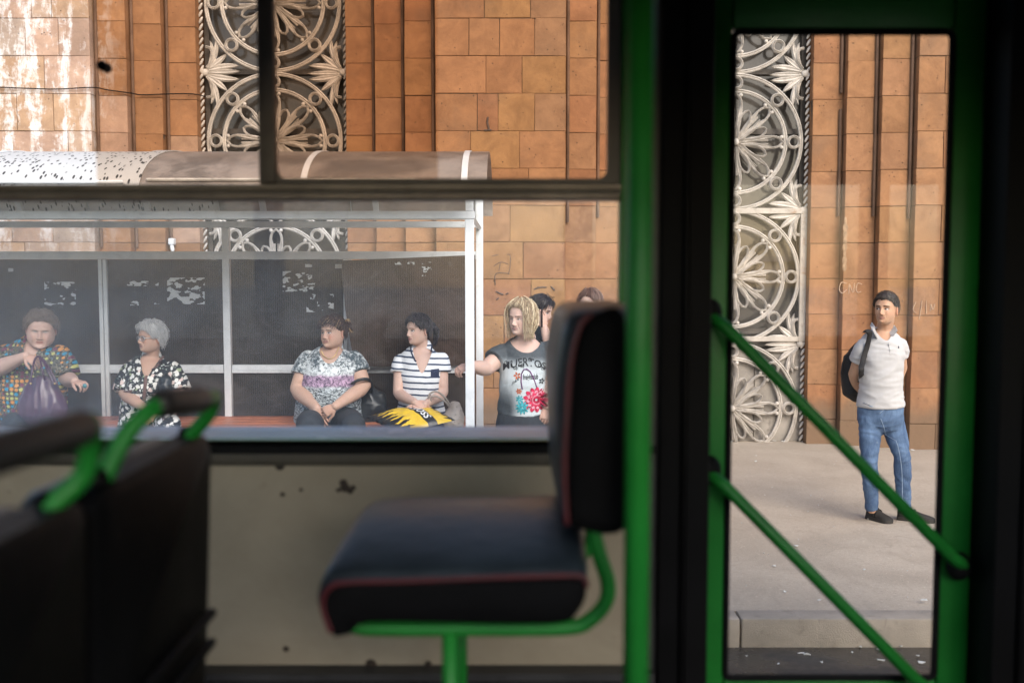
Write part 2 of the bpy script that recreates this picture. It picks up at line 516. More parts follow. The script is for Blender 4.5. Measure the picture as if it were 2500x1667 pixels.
def glass(name, tint, haze=0.0, hazecol=(0.7,0.72,0.75,1), refl=0.04, dscale=2.5):
    t = NT(name); v = t.pos()
    lw = t.n('LayerWeight', None, Blend=0.5).outputs['Facing']
    f = t.math('ADD', refl, t.math('MULTIPLY', t.math('POWER', lw, 5.0), 0.9), clamp=True)
    tr = t.n('BsdfTransparent', None, Color=tint)
    gl = t.n('BsdfGlossy', None, Color=(1,1,1,1), Roughness=0.02)
    sh = t.n('MixShader', None, i0=f, i1=tr, i2=gl)
    if haze > 0:
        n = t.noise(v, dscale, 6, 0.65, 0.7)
        d = t.n('BsdfDiffuse', None, Color=hazecol)
        tl = t.n('BsdfTranslucent', None, Color=hazecol)
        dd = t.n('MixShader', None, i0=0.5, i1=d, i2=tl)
        k = t.math('MULTIPLY', t.math('MULTIPLY', t.step(n, 0.2, 0.85), haze), t.math('ADD', 0.42, t.math('MULTIPLY', t.step(t.xyz(v)[0], 0.0, -1.2), 1.3)))  # pale veil, thicker to the left, standing in for reflected light
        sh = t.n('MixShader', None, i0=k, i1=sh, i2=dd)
    return t.done(sh)
M_GTINT = glass('bronze_tinted_glass', (0.88,0.81,0.745,1), 0.006, refl=0.012)
M_GCLEAR = glass('hazed_clear_glass', (0.955,0.965,0.975,1), 0.20, (0.66,0.75,0.85,1), refl=0.013, dscale=1.3)  # bluish veil paints the reflection haze into the lower pane
M_GDOOR = glass('door_glass', (0.94,0.915,0.885,1), 0.02, refl=0.012)
# ------------------------------------------------------------------ ground
KY = 5.257                      # kerb face
PZ = 0.15                      # pavement height
tag(MB().box((-150,-150,-0.3), (150, KY+0.02, 0.0)).build('road', M_ROAD), kind='structure')
def pavement():
    mb = MB()
    x0, x1, y0, y1, n, m = -30.0, 30.0, KY+0.15, 11.6, 1, 1
    mb.box((-60, y0, -0.3), (60, 40, PZ))
    return tag(mb.build('pavement', M_PAVE), kind='structure')
pavement()
kerb = tag(MB().box((-60, KY+0.03, -0.25), (60, KY+0.149, PZ-0.035)).build('kerb', M_MORTAR), kind='structure')
kx = [-7.9,-6.9,-5.9,-4.9,-3.9,-2.8,-1.8,-0.8,0.22,1.236,2.7,3.7,4.7,5.7,6.7]
for i in range(len(kx)-1):
    d = RND.uniform(-.003, .003)
    mb = MB().box((kx[i]+.004, KY+d, -0.1), (kx[i+1]-.004, KY+0.152, PZ+0.006+d), 0.012)
    mb.build('kerb_stone', M_KERB, kerb, auto=40)

# litter: scraps too small to pick apart
def litter():
    mb = MB(); r = random.Random(3)
    def scrap(px, py, Y, z, L, W_, a):
        L, W_ = L*.7, W_*.65
        p = P(px, py, Y); p.z = z
        ca, sa = math.cos(a), math.sin(a)
        pts = []
        for (u, v) in ((-1,-1),(0,-1.25),(1,-.8),(1.1,.7),(0,1),(-1.1,.9)):
            pts.append((p.x + ca*u*L/2 - sa*v*W_/2, p.y + sa*u*L/2 + ca*v*W_/2, z + .004 + r.uniform(0,.008)))
        top = [(x, y, q+.003) for x, y, q in pts]
        n = 6
        mb.add(pts+top, [tuple(range(n-1,-1,-1)), tuple(range(n, 2*n))] + [(i,(i+1)%n,(i+1)%n+n,i+n) for i in range(n)])
    def roadY(py): return FPX*CAMZ/(py-670)*1.0
    for (px, py, L, W_, a) in [(1955,1617,.05,.012,.1),(1970,1620,.05,.012,-.2),(2240,1624,.03,.018,.7),(2185,1634,.04,.01,.1),(2250,1641,.05,.02,-.1),(2150,1636,.05,.01,-.3),(1860,1594,.025,.015,.3),(1850,1597,.05,.015,0),(2080,1616,.02,.012,1),(2145,1608,.035,.02,.4),(1920,1583,.02,.012,0),(2275,1585,.02,.012,0),(2300,1590,.02,.01,.5),(1822,1625,.015,.01,.4),(2100,1600,.02,.02,.9),(2005,1640,.02,.01,.3),(1900,1645,.03,.012,1.1),(2200,1600,.02,.012,.2)]:
        scrap(px, py, roadY(py), 0.0, L, W_, a)
    for (px, py, L, W_, a) in [(2000,1487.5,.03,.02,0),(2255,1487.5,.05,.03,.1),(1944,1344,.04,.025,.5),(1845,1131,.03,.03,0),(1890,1080,.06,.04,.2),(1912,1081,.06,.04,.3),(2095,1087,.05,.04,.7),(2228,1103,.06,.04,.1),(1890,1395,.03,.02,.3),(1916,1460,.02,.02,0),(2110,1404,.02,.02,0),(1786,1082,.05,.03,0)]:
        Y = FPX*(CAMZ-PZ)/(py-670)
        scrap(px, py, Y, PZ if py < 1486 else PZ+.014, L, W_, a)
    for _ in range(55):
        X, Y = r.uniform(.8, 3.4), r.uniform(5.6, 10.3)
        scrap(1250+X/Y*FPX, 0, Y, PZ, r.uniform(.006,.013), r.uniform(.005,.009), r.uniform(0,3))
    tag(mb.build('litter', M_PAPER), 'small white scraps of litter strewn on road and pavement', 'litter', kind='stuff')
litter()

# ------------------------------------------------------------------ building: three stone piers with stepped jambs round two portals
Y0, YS = 10.5, (10.62, 10.74, 10.86)
YG = 11.0
C1, C2 = -2.59, 2.435
ZJ, CH = 1.962, 0.3845          # a course joint at eye height and the course height
ZTOP = ZJ + CH*11
bld = thing('stone_building', 'building of orange tuff blocks with stepped jambs around tall grilles', 'building', (0, Y0, PZ))
TAN = [S(206,145,104), S(202,139,97), S(210,149,106), S(196,134,94), S(206,143,99), S(208,150,102), S(192,142,108), S(200,132,96), S(208,146,108)]
def tn(c, k=1.0):
    m = (.37,.222,.132); c = (c[0]*.70*k, c[1]*.96*k, c[2]*1.16*k)
    g_ = (.80,.715,.645)
    return tuple((m[i]*.58+c[i]*.405)*g_[i] for i in range(3)) + (1,)
TAN = [tn(c) for c in TAN]
PINK = [(.40,.27,.20,1), (.37,.245,.17,1), (.42,.30,.22,1), (.38,.25,.16,1), (.36,.28,.225,1)]
BR = random.Random(5)
def block(pier, x0, x1, z0, z1, yf, yb, col):
    g = BR.choice((.0012,.0016,.0022,.004))
    d = BR.uniform(-.005, .004)
    bm = bmesh.new(); bmesh.ops.create_cube(bm, size=1)
    X0, X1, A, B = x0+g, x1-g, z0+g, z1-g
    for v in bm.verts:
        v.co = Vector(((X0+X1)/2+v.co.x*(X1-X0), (yf+d+yb)/2+v.co.y*(yb-yf-d), (A+B)/2+v.co.z*(B-A)))
        if v.co.y < (yf+yb)/2: v.co += Vector((BR.uniform(-.0025,.0025), BR.uniform(-.003,.003), BR.uniform(-.003,.003)))
    ed = [e for e in bm.edges if all(v.co.y < (yf+yb)/2 for v in e.verts)]
    bmesh.ops.bevel(bm, geom=ed, offset=BR.uniform(.002,.006), segments=1, affect='EDGES')
    c = Vector(((x0+x1)/2, yf, (z0+z1)/2))
    bmesh.ops.translate(bm, verts=bm.verts, vec=-c)
    me = bpy.data.meshes.new('stone_block'); bm.to_mesh(me); bm.free()
    o = link('stone_block', me, M_STONE, pier, c)
    k = BR.uniform(.93, 1.06)
    o.color = (col[0]*k, col[1]*k, col[2]*k, 1)
    return o

def zx(px, Y): return (px-1250)/FPX*Y
def pier(segs, bricks, palette):
    """segs: (x0, x1, y front); bricks(seg, row) -> inner joints"""
    back = MB()
    for (x0, x1, yf) in segs: back.box((x0+.006, yf+.012, PZ-.05), (x1-.006, yf+.6, ZTOP+.02))
    p = back.build('pier', M_MORTAR, bld)
    for si, (x0, x1, yf) in enumerate(segs):
        for r in range(-5, 11):
            z0, z1 = ZJ+CH*r, ZJ+CH*(r+1)
            if z1 < PZ+.05: continue
            z0 = max(z0, PZ-.04)
            dz = BR.uniform(-.02,.02) if (x1-x0) < .5 else 0
            js = [x0] + [j for j in bricks(si, r) if x0+.08 < j < x1-.08] + [x1]
            for a, b in zip(js[:-1], js[1:]):
                block(p, a, b, z0, z1, yf, yf+.55, palette(si, r, (a+b)/2))
    return p
mid_rows = {5:[1183,1294], 4:[1146,1220,1304], 3:[1187,1274], 2:[1166,1217,1304], 1:[1150,1268], 0:[1290], -1:[1245], -2:[1277], -3:[1296], -4:[1230,1310], -5:[1205,1290], -6:[1250], 6:[1160,1260], 7:[1190,1300]}
mid_rows = {7:[1183,1294], 6:[1146,1220,1304], 5:[1187,1274], 4:[1166,1217,1304], 3:[1150,1268], 2:[1290], 1:[1245], 0:[1277], -1:[1296], -2:[1230,1310], -3:[1205,1290], -4:[1250], -5:[1190,1300], 8:[1160,1260], 9:[1190,1300], 10:[1150,1270]}
mid_cols = {}
YEL, GREYB, ORG_, PNK = tn(S(212,156,100)), tn(S(186,143,112)), tn(S(206,141,99)), tn(S(202,134,100))
def mid_pal(si, r, x):
    if si != MAINI: return BR.choice(TAN)
    px = 1250 + x/Y0*FPX
    tbl = {7:[ORG_,YEL,GREYB], 6:[ORG_,TAN[0],TAN[4],GREYB], 5:[ORG_,TAN[1],YEL], 4:[TAN[1],PNK,YEL,GREYB], 3:[TAN[4],YEL,TAN[0]], 2:[TAN[4],TAN[2]], 1:[TAN[0],YEL], 0:[TAN[5],PNK], -1:[PNK,YEL], -2:[YEL,PNK,PNK]}
    js = [j for j in mid_rows.get(r, [])]
    i = sum(px > j for j in js)
    t = tbl.get(r)
    return t[min(i, len(t)-1)] if t else BR.choice(TAN)
MAINI = 3
pier([(C1+.80, C1+1.13, YS[2]), (C1+1.13, C1+1.46, YS[1]), (C1+1.46, C1+1.79, YS[0]), (C1+1.79, .56, Y0), (.56, .89, YS[0]), (.89, 1.24, YS[1]), (1.24, C2-.80, YS[2])],
     lambda si, r: [zx(p, Y0) for p in mid_rows.get(r, [])] if si == 3 else [], mid_pal)
lrows = {8:[-60,30,110], 7:[-100,29,99,148], 6:[-75,2,82,162], 5:[-110,15,126], 4:[-50,58,145], 3:[-90,45,178], 2:[-20,70,170], 1:[-80,35,136], 0:[-10,65,150], -1:[-60,40,140]}
pier([(-7.2, C1-1.79, Y0), (C1-1.79, C1-1.46, YS[0]), (C1-1.46, C1-1.13, YS[1]), (C1-1.13, C1-.80, YS[2])],
     lambda si, r: [zx(p, Y0) for p in ([-230,-150] + lrows.get(r, [-80, 20+(r%3)*25, 150]))] if si == 0 else [],
     lambda si, r, x: BR.choice(PINK) if si == 0 else BR.choice(TAN[:5]+PINK[:2]))
pier([(C2+.80, C2+1.13, YS[2]), (C2+1.13, C2+1.46, YS[1]), (C2+1.46, C2+1.79, YS[0]), (C2+1.79, 7.4, Y0)],
     lambda si, r: [zx(p, Y0) for p in ((2292,2420,2540,2700) if r % 2 else (2360,2480,2610,2790))] if si == 3 else [],
     lambda si, r, x: BR.choice(TAN))
# dark lamp rails in the inner corners of the steps
def rail(x, y, z0, z1):
    MB().tube([(x,y,z0),(x,y,z1)], .016, 8, cap='flat').build('lamp_rail', M_ROD, bld, smooth=False)
for xb, yf in ((C1+1.13, YS[2]), (C1+1.46, YS[1]), (C1+1.79, YS[0])): rail(xb-.028, yf-.022, 2.58, ZTOP)
for xb, yf in ((C1-1.13, YS[2]), (C1-1.46, YS[1]), (C1-1.79, YS[0])): rail(xb+.028, yf-.022, 2.30, ZTOP)
rail(.56+.028, YS[0]-.022, 2.56, ZTOP); rail(.89+.028, YS[1]-.022, 2.62, ZTOP)
rail(C2+1.13-.034, YS[2]-.022, 2.64, 3.78); rail(C2+1.13-.03, YS[2]-.022, 3.95, ZTOP)
rail(C2+1.46-.028, YS[1]-.022, 2.63, ZTOP); rail(C2+1.79-.028, YS[0]-.022, 2.60, ZTOP)
# upper masonry out of the frame and a roof so that the building is whole
tag(MB().box((-7.2, Y0+.02, ZTOP+.02), (7.4, 14, ZTOP+.5)).build('attic', M_SLAB, bld))
MB().box((-7.2, 11.7, PZ), (7.4, 14, ZTOP+.01)).build('rear_wall', M_MORTAR, bld)
# chipped corner on the right jamb
mb = MB()
ch = P(2043, 600, YS[1])
cr = random.Random(9)
for i in range(8):
    p = P(2046+cr.uniform(-2,3), 540+i*16, YS[1])
    mb.ball((C2+1.13+.012, YS[1]-.001, p.z), (.016+.014*abs(math.sin(i*1.9)), .008, .05), 7, 5)
mb.build('chipped_edge', plain('fresh_stone', (.3,.2,.125,1), .9, .3, 20, bump=.6), bld)

# door leaves behind the grilles
def portal_fill(c, lower):
    h = holder('portal_door', bld, (c, YG, PZ))
    MB().box((c-.80, YG+.16, PZ), (c+.80, YG+.2, ZTOP)).build('pane', M_DARKG, h)
    for x in (-.78, -.02, .74): MB().box((c+x, YG+.1, PZ), (c+x+.05, YG+.158, ZTOP)).build('door_stile', M_DARKW, h)
    for z in (1.35, 2.15, 2.7, 3.55, 4.2): MB().box((c-.8, YG+.105, z), (c+.8, YG+.155, z+.06)).build('door_rail', M_DARKW, h)
    if lower:
        for i in range(3):
            MB().box((c-.80+i*.535, YG+.045, PZ), (c-.80+i*.535+.528, YG+.09, 1.18), .004).build('plinth_slab', M_SLAB, h)
portal_fill(C1, True); portal_fill(C2, True)

# ------------------------------------------------------------------ cast ornamental grilles
def arc(c, r, a0, a1, n): return [(c[0]+r*math.cos(a0+(a1-a0)*i/n), 0, c[1]+r*math.sin(a0+(a1-a0)*i/n)) for i in range(n+1)]
def prof(w_, h):     # double-ridged bar
    return [(-w_/2,-h*.3), (-w_/2,h*.7), (-w_*.24,h), (0,h*.45), (w_*.24,h), (w_/2,h*.7), (w_/2,-h*.3)]
def ring_mesh(name, r, w_, h, n):
    mb = MB(); mb.sweep(arc((0,0), r, 0, 2*math.pi, n)[:-1], prof(w_, h), closed=True)
    return mb.mesh(name, auto=35)
def drop(L0, L1, hw, n=14, wmax=.72):
    """tear-drop outline along +x from L0 to L1"""
    up = []
    for i in range(n+1):
        t = i/n
        w_ = hw*(math.sin(math.pi*min(t/wmax,1)*.5)**1.3 if t < wmax else math.sqrt(max(0,1-((t-wmax)/(1-wmax))**2)))
        up.append((L0+(L1-L0)*t, w_))
    return [(x,0,z) for x, z in up] + [(x,0,-z) for x, z in up[::-1][1:-1]]
def leaf(mb, x0, z0, ang, L, W_, bend=0.0, th=.016, n=9):
    pts = []; a = ang; x, z = x0, z0; ds = L/n
    vs, fs = [], []
    for i in range(n+1):
        t = i/n
        w_ = W_*math.sin(math.pi*min(1,(t*.85+.1)))**.8*(1 if t < .98 else .15)
        nx, nz = -math.sin(a), math.cos(a)
        vs += [(x+nx*w_, 0.004, z+nz*w_), (x+nx*w_*.5, -th, z+nz*w_*.5), (x, -th*.45, z), (x-nx*w_*.5, -th, z-nz*w_*.5), (x-nx*w_, .004, z-nz*w_), (x, .012, z)]
        x += math.cos(a)*ds; z += math.sin(a)*ds; a += bend/n
    for i in range(n):
        for k in range(6):
            fs.append((i*6+k, i*6+(k+1)%6, i*6+6+(k+1)%6, i*6+6+k))
    fs += [(5,4,3,2,1,0), tuple(n*6+k for k in range(6))]
    mb.add(vs, fs)
G_OUT = ring_mesh('outer_ring', .722, .041, .026, 56)
G_IN = ring_mesh('inner_ring', .55, .042, .03, 48)
G_LOOP = ring_mesh('loop', .06, .029, .034, 18)
mbp = MB(); mbp.sweep(drop(.06, .515, .062), prof(.025, .026), closed=True)
for s_ in (-1, 1): mbp.ball((.505, -.012, s_*.055), .021, 8, 6)
mbp.sweep([(.05,0,.01),(.2,0,.016),(.36,0,.02)], prof(.02,.02)); mbp.sweep([(.05,0,-.01),(.2,0,-.016),(.36,0,-.02)], prof(.012,.018))
G_PET = mbp.mesh('petal', auto=40)
mbp = MB(); mbp.sweep(drop(.07, .36, .05, wmax=.62), prof(.022, .028), closed=True)
G_SPET = mbp.mesh('short_petal', auto=40)
mbp = MB(); leaf(mbp, .04, 0, 0, .40, .03, .0, .03); G_LEAF = mbp.mesh('leaf', auto=50)
mbp = MB(); mbp.ball((0,-.005,0), (.04,.03,.04), 14, 8); G_HUB = mbp.mesh('hub', smooth=True)
def palmette_mesh():
    """acanthus spray, springing from the origin towards +x"""
    mb = MB()
    leaf(mb, .02, .006, .0, .37, .03, .04); leaf(mb, .02, .02, .30, .36, .036, -.35); leaf(mb, .02, -.02, -.30, .36, .036, .35)
    leaf(mb, .03, .03, .62, .27, .034, .1); leaf(mb, .03, -.03, -.62, .27, .034, -.1)
    for s_ in (-1, 1):
        leaf(mb, .02, .04*s_, s_*.85, .36, .03, s_*.9); leaf(mb, .03, .05*s_, s_*1.0, .30, .026, s_*1.0)
        mb.sweep(catmull([(.03,0,s_*.05),(.09,0,s_*.14),(.075,0,s_*.25),(.02,0,s_*.27)], 5), prof(.03,.03))
    mb.ball((.0,-.01,0), (.045,.03,.04), 10, 7)
    return mb.mesh('palmette', auto=50)
G_PALM = palmette_mesh()
mbp = MB()
for k in range(20):
    # twisted rope: overlapping slanted beads, 1.444 m per medallion
    z = -.722 + 1.444*(k+.5)/20
    mbp.ball((0, -.012, z), (.015, .018, .045), 8, 6, Matrix.Rotation(.5, 3, 'Y'))
G_ROPE = mbp.mesh('rope_border', smooth=True)
PITCH = 1.475
def place(name, me, mat, parent, loc, rz=0.0, sx=1.0):
    o = link(name, me, mat, parent, (0,0,0), loc=loc)
    o.rotation_euler = (0, rz, 0)
    o.scale = (sx, 1, 1)
    return o
def grille(c, zc, label, frames):
    g = thing('ornamental_grille', label, 'grille', (c, YG, PZ), 'ornamental portal grilles')
    for z in zc:
        mt = holder('medallion', g, (c, YG, z))
        place('outer_ring', G_OUT, M_IRON, mt, (0,.004,0)); place('inner_ring', G_IN, M_IRON, mt, (0,0,0)); place('hub', G_HUB, M_IRON, mt, (0,-.03,0))
        for k in range(8):
            a = -k*math.pi/4
            place('loop', G_LOOP, M_IRON, mt, (.636*math.cos(a), -.012, -.636*math.sin(a)))
            place('petal', G_PET, M_IRON, mt, (0,-.01,0), a)
            place('short_petal', G_SPET, M_IRON, mt, (0,-.016,0), a+math.pi/8)
            for q in (.62, -.62): place('leaf', G_LEAF, M_IRON, mt, (0,-.008,0), a+math.pi/8+q*math.pi/8)
        for s_ in (-1, 1):
            place('rope_border', G_ROPE, M_IRON, mt, (s_*.782, 0, 0)).scale.z = PITCH/1.444
            for q in (-1, 1):
                pass
    for z in zc:
        for q in ((-1,) if z != max(zc) else (-1, 1)):
            for s_ in (-1, 1):
                o = link('palmette', G_PALM, M_IRON, g, (0,0,0), loc=Vector((s_*.755, .004, z+q*PITCH/2-PZ)))
                o.rotation_euler = (0, math.pi if s_ > 0 else 0, 0)
    for (z, h) in frames:
        MB().box((c-.80, YG-.03, z), (c+.80, YG+.03, z+h), .004).build('cross_bar', M_IRONR, g)
    for s_ in (-1, 1):
        if frames:
            z0, z1 = frames[0][0], frames[-1][0]
            MB().box((c+s_*.765-.035, YG-.036, z0), (c+s_*.765+.035, YG+.012, z1-.002), .004).build('door_frame_bar', M_IRONR, g)
    return g
zc0 = P(683, 345, YG).z
grille(C1, [zc0+PITCH, zc0, zc0-PITCH, zc0-2*PITCH], 'pale ornamental grille rising behind the bus shelter roof', [])
zc1 = P(1790, 348, YG).z
grille(C2, [zc1+PITCH, zc1, zc1-PITCH+.01, zc1-2*PITCH+.03], 'pale ornamental grille beside the pier behind the young man', [(P(1790,833,YG).z, .055), (P(1790,522,YG).z, .06)])

# thin cable looped along the left pier
cp = [P(-30,212,Y0-.03), P(60,216,Y0-.03), P(140,218,Y0-.03), P(225,214,Y0-.03), P(262,220,YS[0]-.03), P(320,228,YS[0]-.03), P(345,232,YS[1]-.03), P(410,230,YS[1]-.03), P(470,230,YS[2]-.03), P(500,236,YS[2]-.03)]
tag(MB().tube(catmull(cp,4), .006, 6).build('wall_cable', M_BLACK, smooth=True), 'thin black cable drooping across the limestained wall', 'cable')
# small lamp bracket seen above the shelter's back wall
lb = P(419, 590, YS[2]-.08)
tag(MB().box(lb+Vector((-.03,-.03,-.035)), lb+Vector((.03,.06,.035)), .01).tube([lb+Vector((0,0,-.03)), lb+Vector((.015,-.02,-.09))], .02, 8).build('wall_socket', M_SHEL, auto=40), 'small white socket box on the stepped jamb above the shelter', 'socket box')

# scratched and painted graffiti
def strokes(name, label, lines, Y, r, mat):
    mb = MB()
    for ln in lines: mb.tube(catmull([P(x,y,Y) for x, y in ln], 4), r, 5)
    return tag(mb.build(name, mat, smooth=True), label, 'graffiti')
M_CHALK = plain('chalk', (0.44,0.31,0.215,1), 0.95, .2, 40)
M_INK = plain('old_black_paint', (0.10,0.07,0.055,1), 0.9, .3, 30)
strokes('chalk_graffiti', 'pale scratched letters CNC on the jamb beside the young man', [[(2066,692),(2054,690),(2049,706),(2056,716),(2066,708)], [(2072,716),(2074,694),(2082,714),(2086,692)], [(2104,694),(2094,692),(2090,706),(2094,714),(2102,712)]], YS[1]-.004, .005, M_CHALK)
strokes('chalk_graffiti', 'pale scratched strokes on the wall right of the young man', [[(2236,738),(2229,755),(2236,764)], [(2251,735),(2247,762),(2244,780)], [(2262,735),(2261,765)], [(2272,758),(2273,742),(2277,756),(2282,742)]], Y0-.004, .005, M_CHALK)
strokes('paint_graffiti', 'smudged black lettering on the wall beside the standing blonde woman', [[(1202,625),(1216,622)], [(1238,622),(1246,624),(1245,652),(1241,670)], [(1206,650),(1222,640),(1240,645)], [(1209,695),(1211,668),(1243,668)], [(1222,640),(1218,660)]], Y0-.004, .006, M_INK)
strokes('paint_graffiti', 'small black paint dabs on the block above the phoning woman', [[(1305,706),(1316,702),(1333,701)], [(1346,700),(1353,708)]], Y0-.004, .009, M_INK)
strokes('paint_graffiti', 'black drip mark on the block above the shelter roof end', [[(1191,288),(1190,300),(1194,316)], [(1184,319),(1198,318)]], Y0-.004, .011, M_INK)
strokes('paint_graffiti', 'scattered black specks on the block left of the phoning woman', [[(1212,712),(1228,719)], [(1213,731),(1217,728)], [(1236,718),(1240,716)]], Y0-.004, .008, M_INK)
# ------------------------------------------------------------------ bus shelter
SB, SF = 8.0, 6.72             # back wall and front posts
SX1 = -0.27
SZ = PZ + 0.30                 # shelter stands on a plinth
sh = thing('bus_shelter', 'white framed bus shelter with bronze panels and arched roof', 'bus shelter', (-2.5, 7.4, PZ))
MB().box((-5.6, 7.0, PZ), (-.36, SB+.12, SZ), .01).build('plinth', M_SLABC, sh)
def bar(a, b, name='frame_bar', bev=.004): return MB().box(a, b, bev).build(name, M_SHEL, sh)
def zy(py, Y): return P(1000, py, Y).z
xs = [zx(p, SB) for p in (-345, -45, 255, 555, 850)] + [zx(1171, SB)]
zt0, zt1 = zy(633, SB), zy(614, SB)
zm0, zm1 = zy(910, SB), zy(890, SB)
zb0, zb1 = zy(556, SB), zy(541, SB)
ztop = zb1
for i, x in enumerate(xs):
    if i in (3,): bar((x-.028, SB-.03, SZ), (x+.028, SB+.03, zb0-.002), 'back_post')
    elif i == len(xs)-1: bar((x-.029, SB-.03, PZ), (x+.029, SB+.03, zy(480, SB)), 'back_post')
    else:
        bar((x-.033, SB-.028, SZ), (x-.003, SB+.028, zt0-.002), 'back_post')
        bar((x+.003, SB-.026, SZ), (x+.033, SB+.026, zt0-.002), 'back_post')
for i in range(len(xs)-1):
    a, b = xs[i]+.034, xs[i+1]-.034
    bar((a, SB-.025, zm0), (b, SB+.025, zm1), 'middle_rail')
    bar((a, SB-.029, zm0+.022), (b, SB-.0255, zm0+.03), 'middle_rail')
bar((xs[0], SB-.032, zt0), (xs[-1]-.03, SB+.032, zt1), 'top_rail')
bar((xs[0], SB-.030, zb0), (xs[-1]-.03, SB+.03, zb1), 'back_beam')
bar((xs[0], SB-.02, zb1+.014), (xs[-1]-.03, SB+.02, zb1+.044), 'back_beam')
# front posts and eave beam
xf = zx(1147, SF)
bar((xf-.03, SF-.03, PZ), (xf+.03, SF+.03, zy(535, SF)-.002), 'front_post')
bar((zx(-345, SF), SF-.03, PZ), (zx(-345, SF)+.06, SF+.03, zy(535, SF)-.002), 'front_post')
zf0, zf1 = zy(535, SF), zy(516, SF)
bar((zx(-345, SF), SF-.034, zf0), (xf+.034, SF+.034, zf1), 'eave_beam')
# end gusset between the posts
MB().tube([(xf, SF+.03, zf1-.02), (xs[-1], SB-.03, zf0-.0)], .02, 4, cap='flat').build('end_brace', M_SHEL, sh)
bar((xf-.026, SF-.028, zf1+.002), (xf+.026, SF+.028, zf1+.16), 'roof_bracket')
# arched roof: ellipse from front eave to back eave
RX1 = -.16
yc, hy = 7.33, .97
zr0, rise = zf1+.06, zy(381, 7.45)-zf1-.06
def roofpt(x, a, off=0): return (x, yc - (hy+off)*math.cos(a), zr0 + (rise+off)*math.sin(a))
def roof_piece(name, x0, x1, mat, off=0, th=.006, a0=0.0, a1=math.pi, n=36):
    mb = MB(); vs = []; fs = []
    for i in range(n+1):
        a = a0+(a1-a0)*i/n
        vs += [roofpt(x0,a,off), roofpt(x1,a,off), roofpt(x1,a,off-th), roofpt(x0,a,off-th)]
    for i in range(n):
        for k in range(4): fs.append((i*4+k, i*4+4+k, i*4+4+(k+1)%4, i*4+(k+1)%4))
    fs += [(3,2,1,0), tuple(n*4+k for k in range(4))]
    mb.add(vs, fs)
    return mb.build(name, mat, sh, auto=60)
# joints of the roof, as X positions at the front eave
RJ = [-5.4, -3.50, -2.42, -1.33, RX1]
roof_piece('roof_sheet', RJ[0], RJ[1]-.004, M_ROOFW)
roof_piece('roof_sheet', RJ[1]+.004, RJ[2]-.004, M_ROOFW)
roof_piece('roof_sheet', RJ[2]+.004, RJ[3]-.004, M_ROOFB)
roof_piece('roof_sheet', RJ[3]+.004, RJ[4], M_ROOFB)
for x in (RJ[1], RJ[3], -.305): roof_piece('roof_strap', x-.02, x+.02, M_SHEL, .007, .005)
roof_piece('roof_strap', RJ[2]-.05, RJ[2]+.05, M_ROOFW, .009, .006)
for x in (-5.0, -4.05, -3.0, -2.05, -1.12, xf):   # white ribs under the sheet
    roof_piece('roof_rib', x-.022, x+.022, M_SHEL, -.012, .045)
M_STRIP = plain('edge_strip', (0.5,0.47,0.42,1), .4, .2, 8, dirt=.5)
MB().tube([roofpt(RJ[2]+.1, .30, .012), roofpt(-.62, .30, .012)], .011, 6).build('edge_strip', M_STRIP, sh)
MB().tube([roofpt(RJ[0], .26, .012), roofpt(RJ[2]-.06, .26, .012)], .012, 6).build('edge_strip', M_SHEL, sh)
# back panels, each its own sheet
def sheet(name, x0, x1, z0, z1, y, mat, bend=None, n=14):
    mb = MB(); vs = []; fs = []
    for j in range(n+1):
        for i in range(n+1):
            u, v = i/n, j/n
            d = bend(u, v) if bend else (0,0,0)
            p = Vector((x0+(x1-x0)*u+d[0], y+d[1], z0+(z1-z0)*v+d[2]))
            vs += [p, p+Vector((0,.006,0))]
    w_ = (n+1)*2
    for j in range(n):
        for i in range(n):
            a = j*w_+i*2
            fs.append((a, a+2, a+w_+2, a+w_)); fs.append((a+1, a+w_+1, a+w_+3, a+3))
    for i in range(n):
        fs += [(i*2, i*2+1, i*2+3, i*2+2), (n*w_+i*2, n*w_+i*2+2, n*w_+i*2+3, n*w_+i*2+1), (i*w_, (i+1)*w_, (i+1)*w_+1, i*w_+1), (i*w_+n*2, i*w_+n*2+1, (i+1)*w_+n*2+1, (i+1)*w_+n*2)]
    mb.add(vs, fs)
    return mb.build(name, mat, sh, auto=60)
warp = lambda k: (lambda u, v: (0, .004*math.sin(u*5+k)*math.sin(v*3.3+k*2), 0))
panels = []
for i in range(4):
    panels.append(sheet('back_panel', xs[i]+.034, xs[i+1]-.034, zm1+.002, zt0-.002, SB, M_PANEL, warp(i)))
for i in range(5):
    sheet('lower_panel', xs[i]+.034, xs[i+1]-.034, SZ+.05, zm0-.002, SB, M_PANEL, warp(i+7))
def bent(u, v):
    k = (1-u)*(1-v)
    return (.11*(1-v)**1.5*(1-u) , -.05-.10*(1-u)**2*(1-v) - .03*math.sin(v*2.5)*(1-u), .045*u*v)
bp = sheet('loose_panel', zx(838, SB-.05), xs[-1]-.03, zm1-.0, zt0-.012, SB-.03, M_PANELB, bent)
tag(bp, 'browner warped panel sprung loose from its frame')
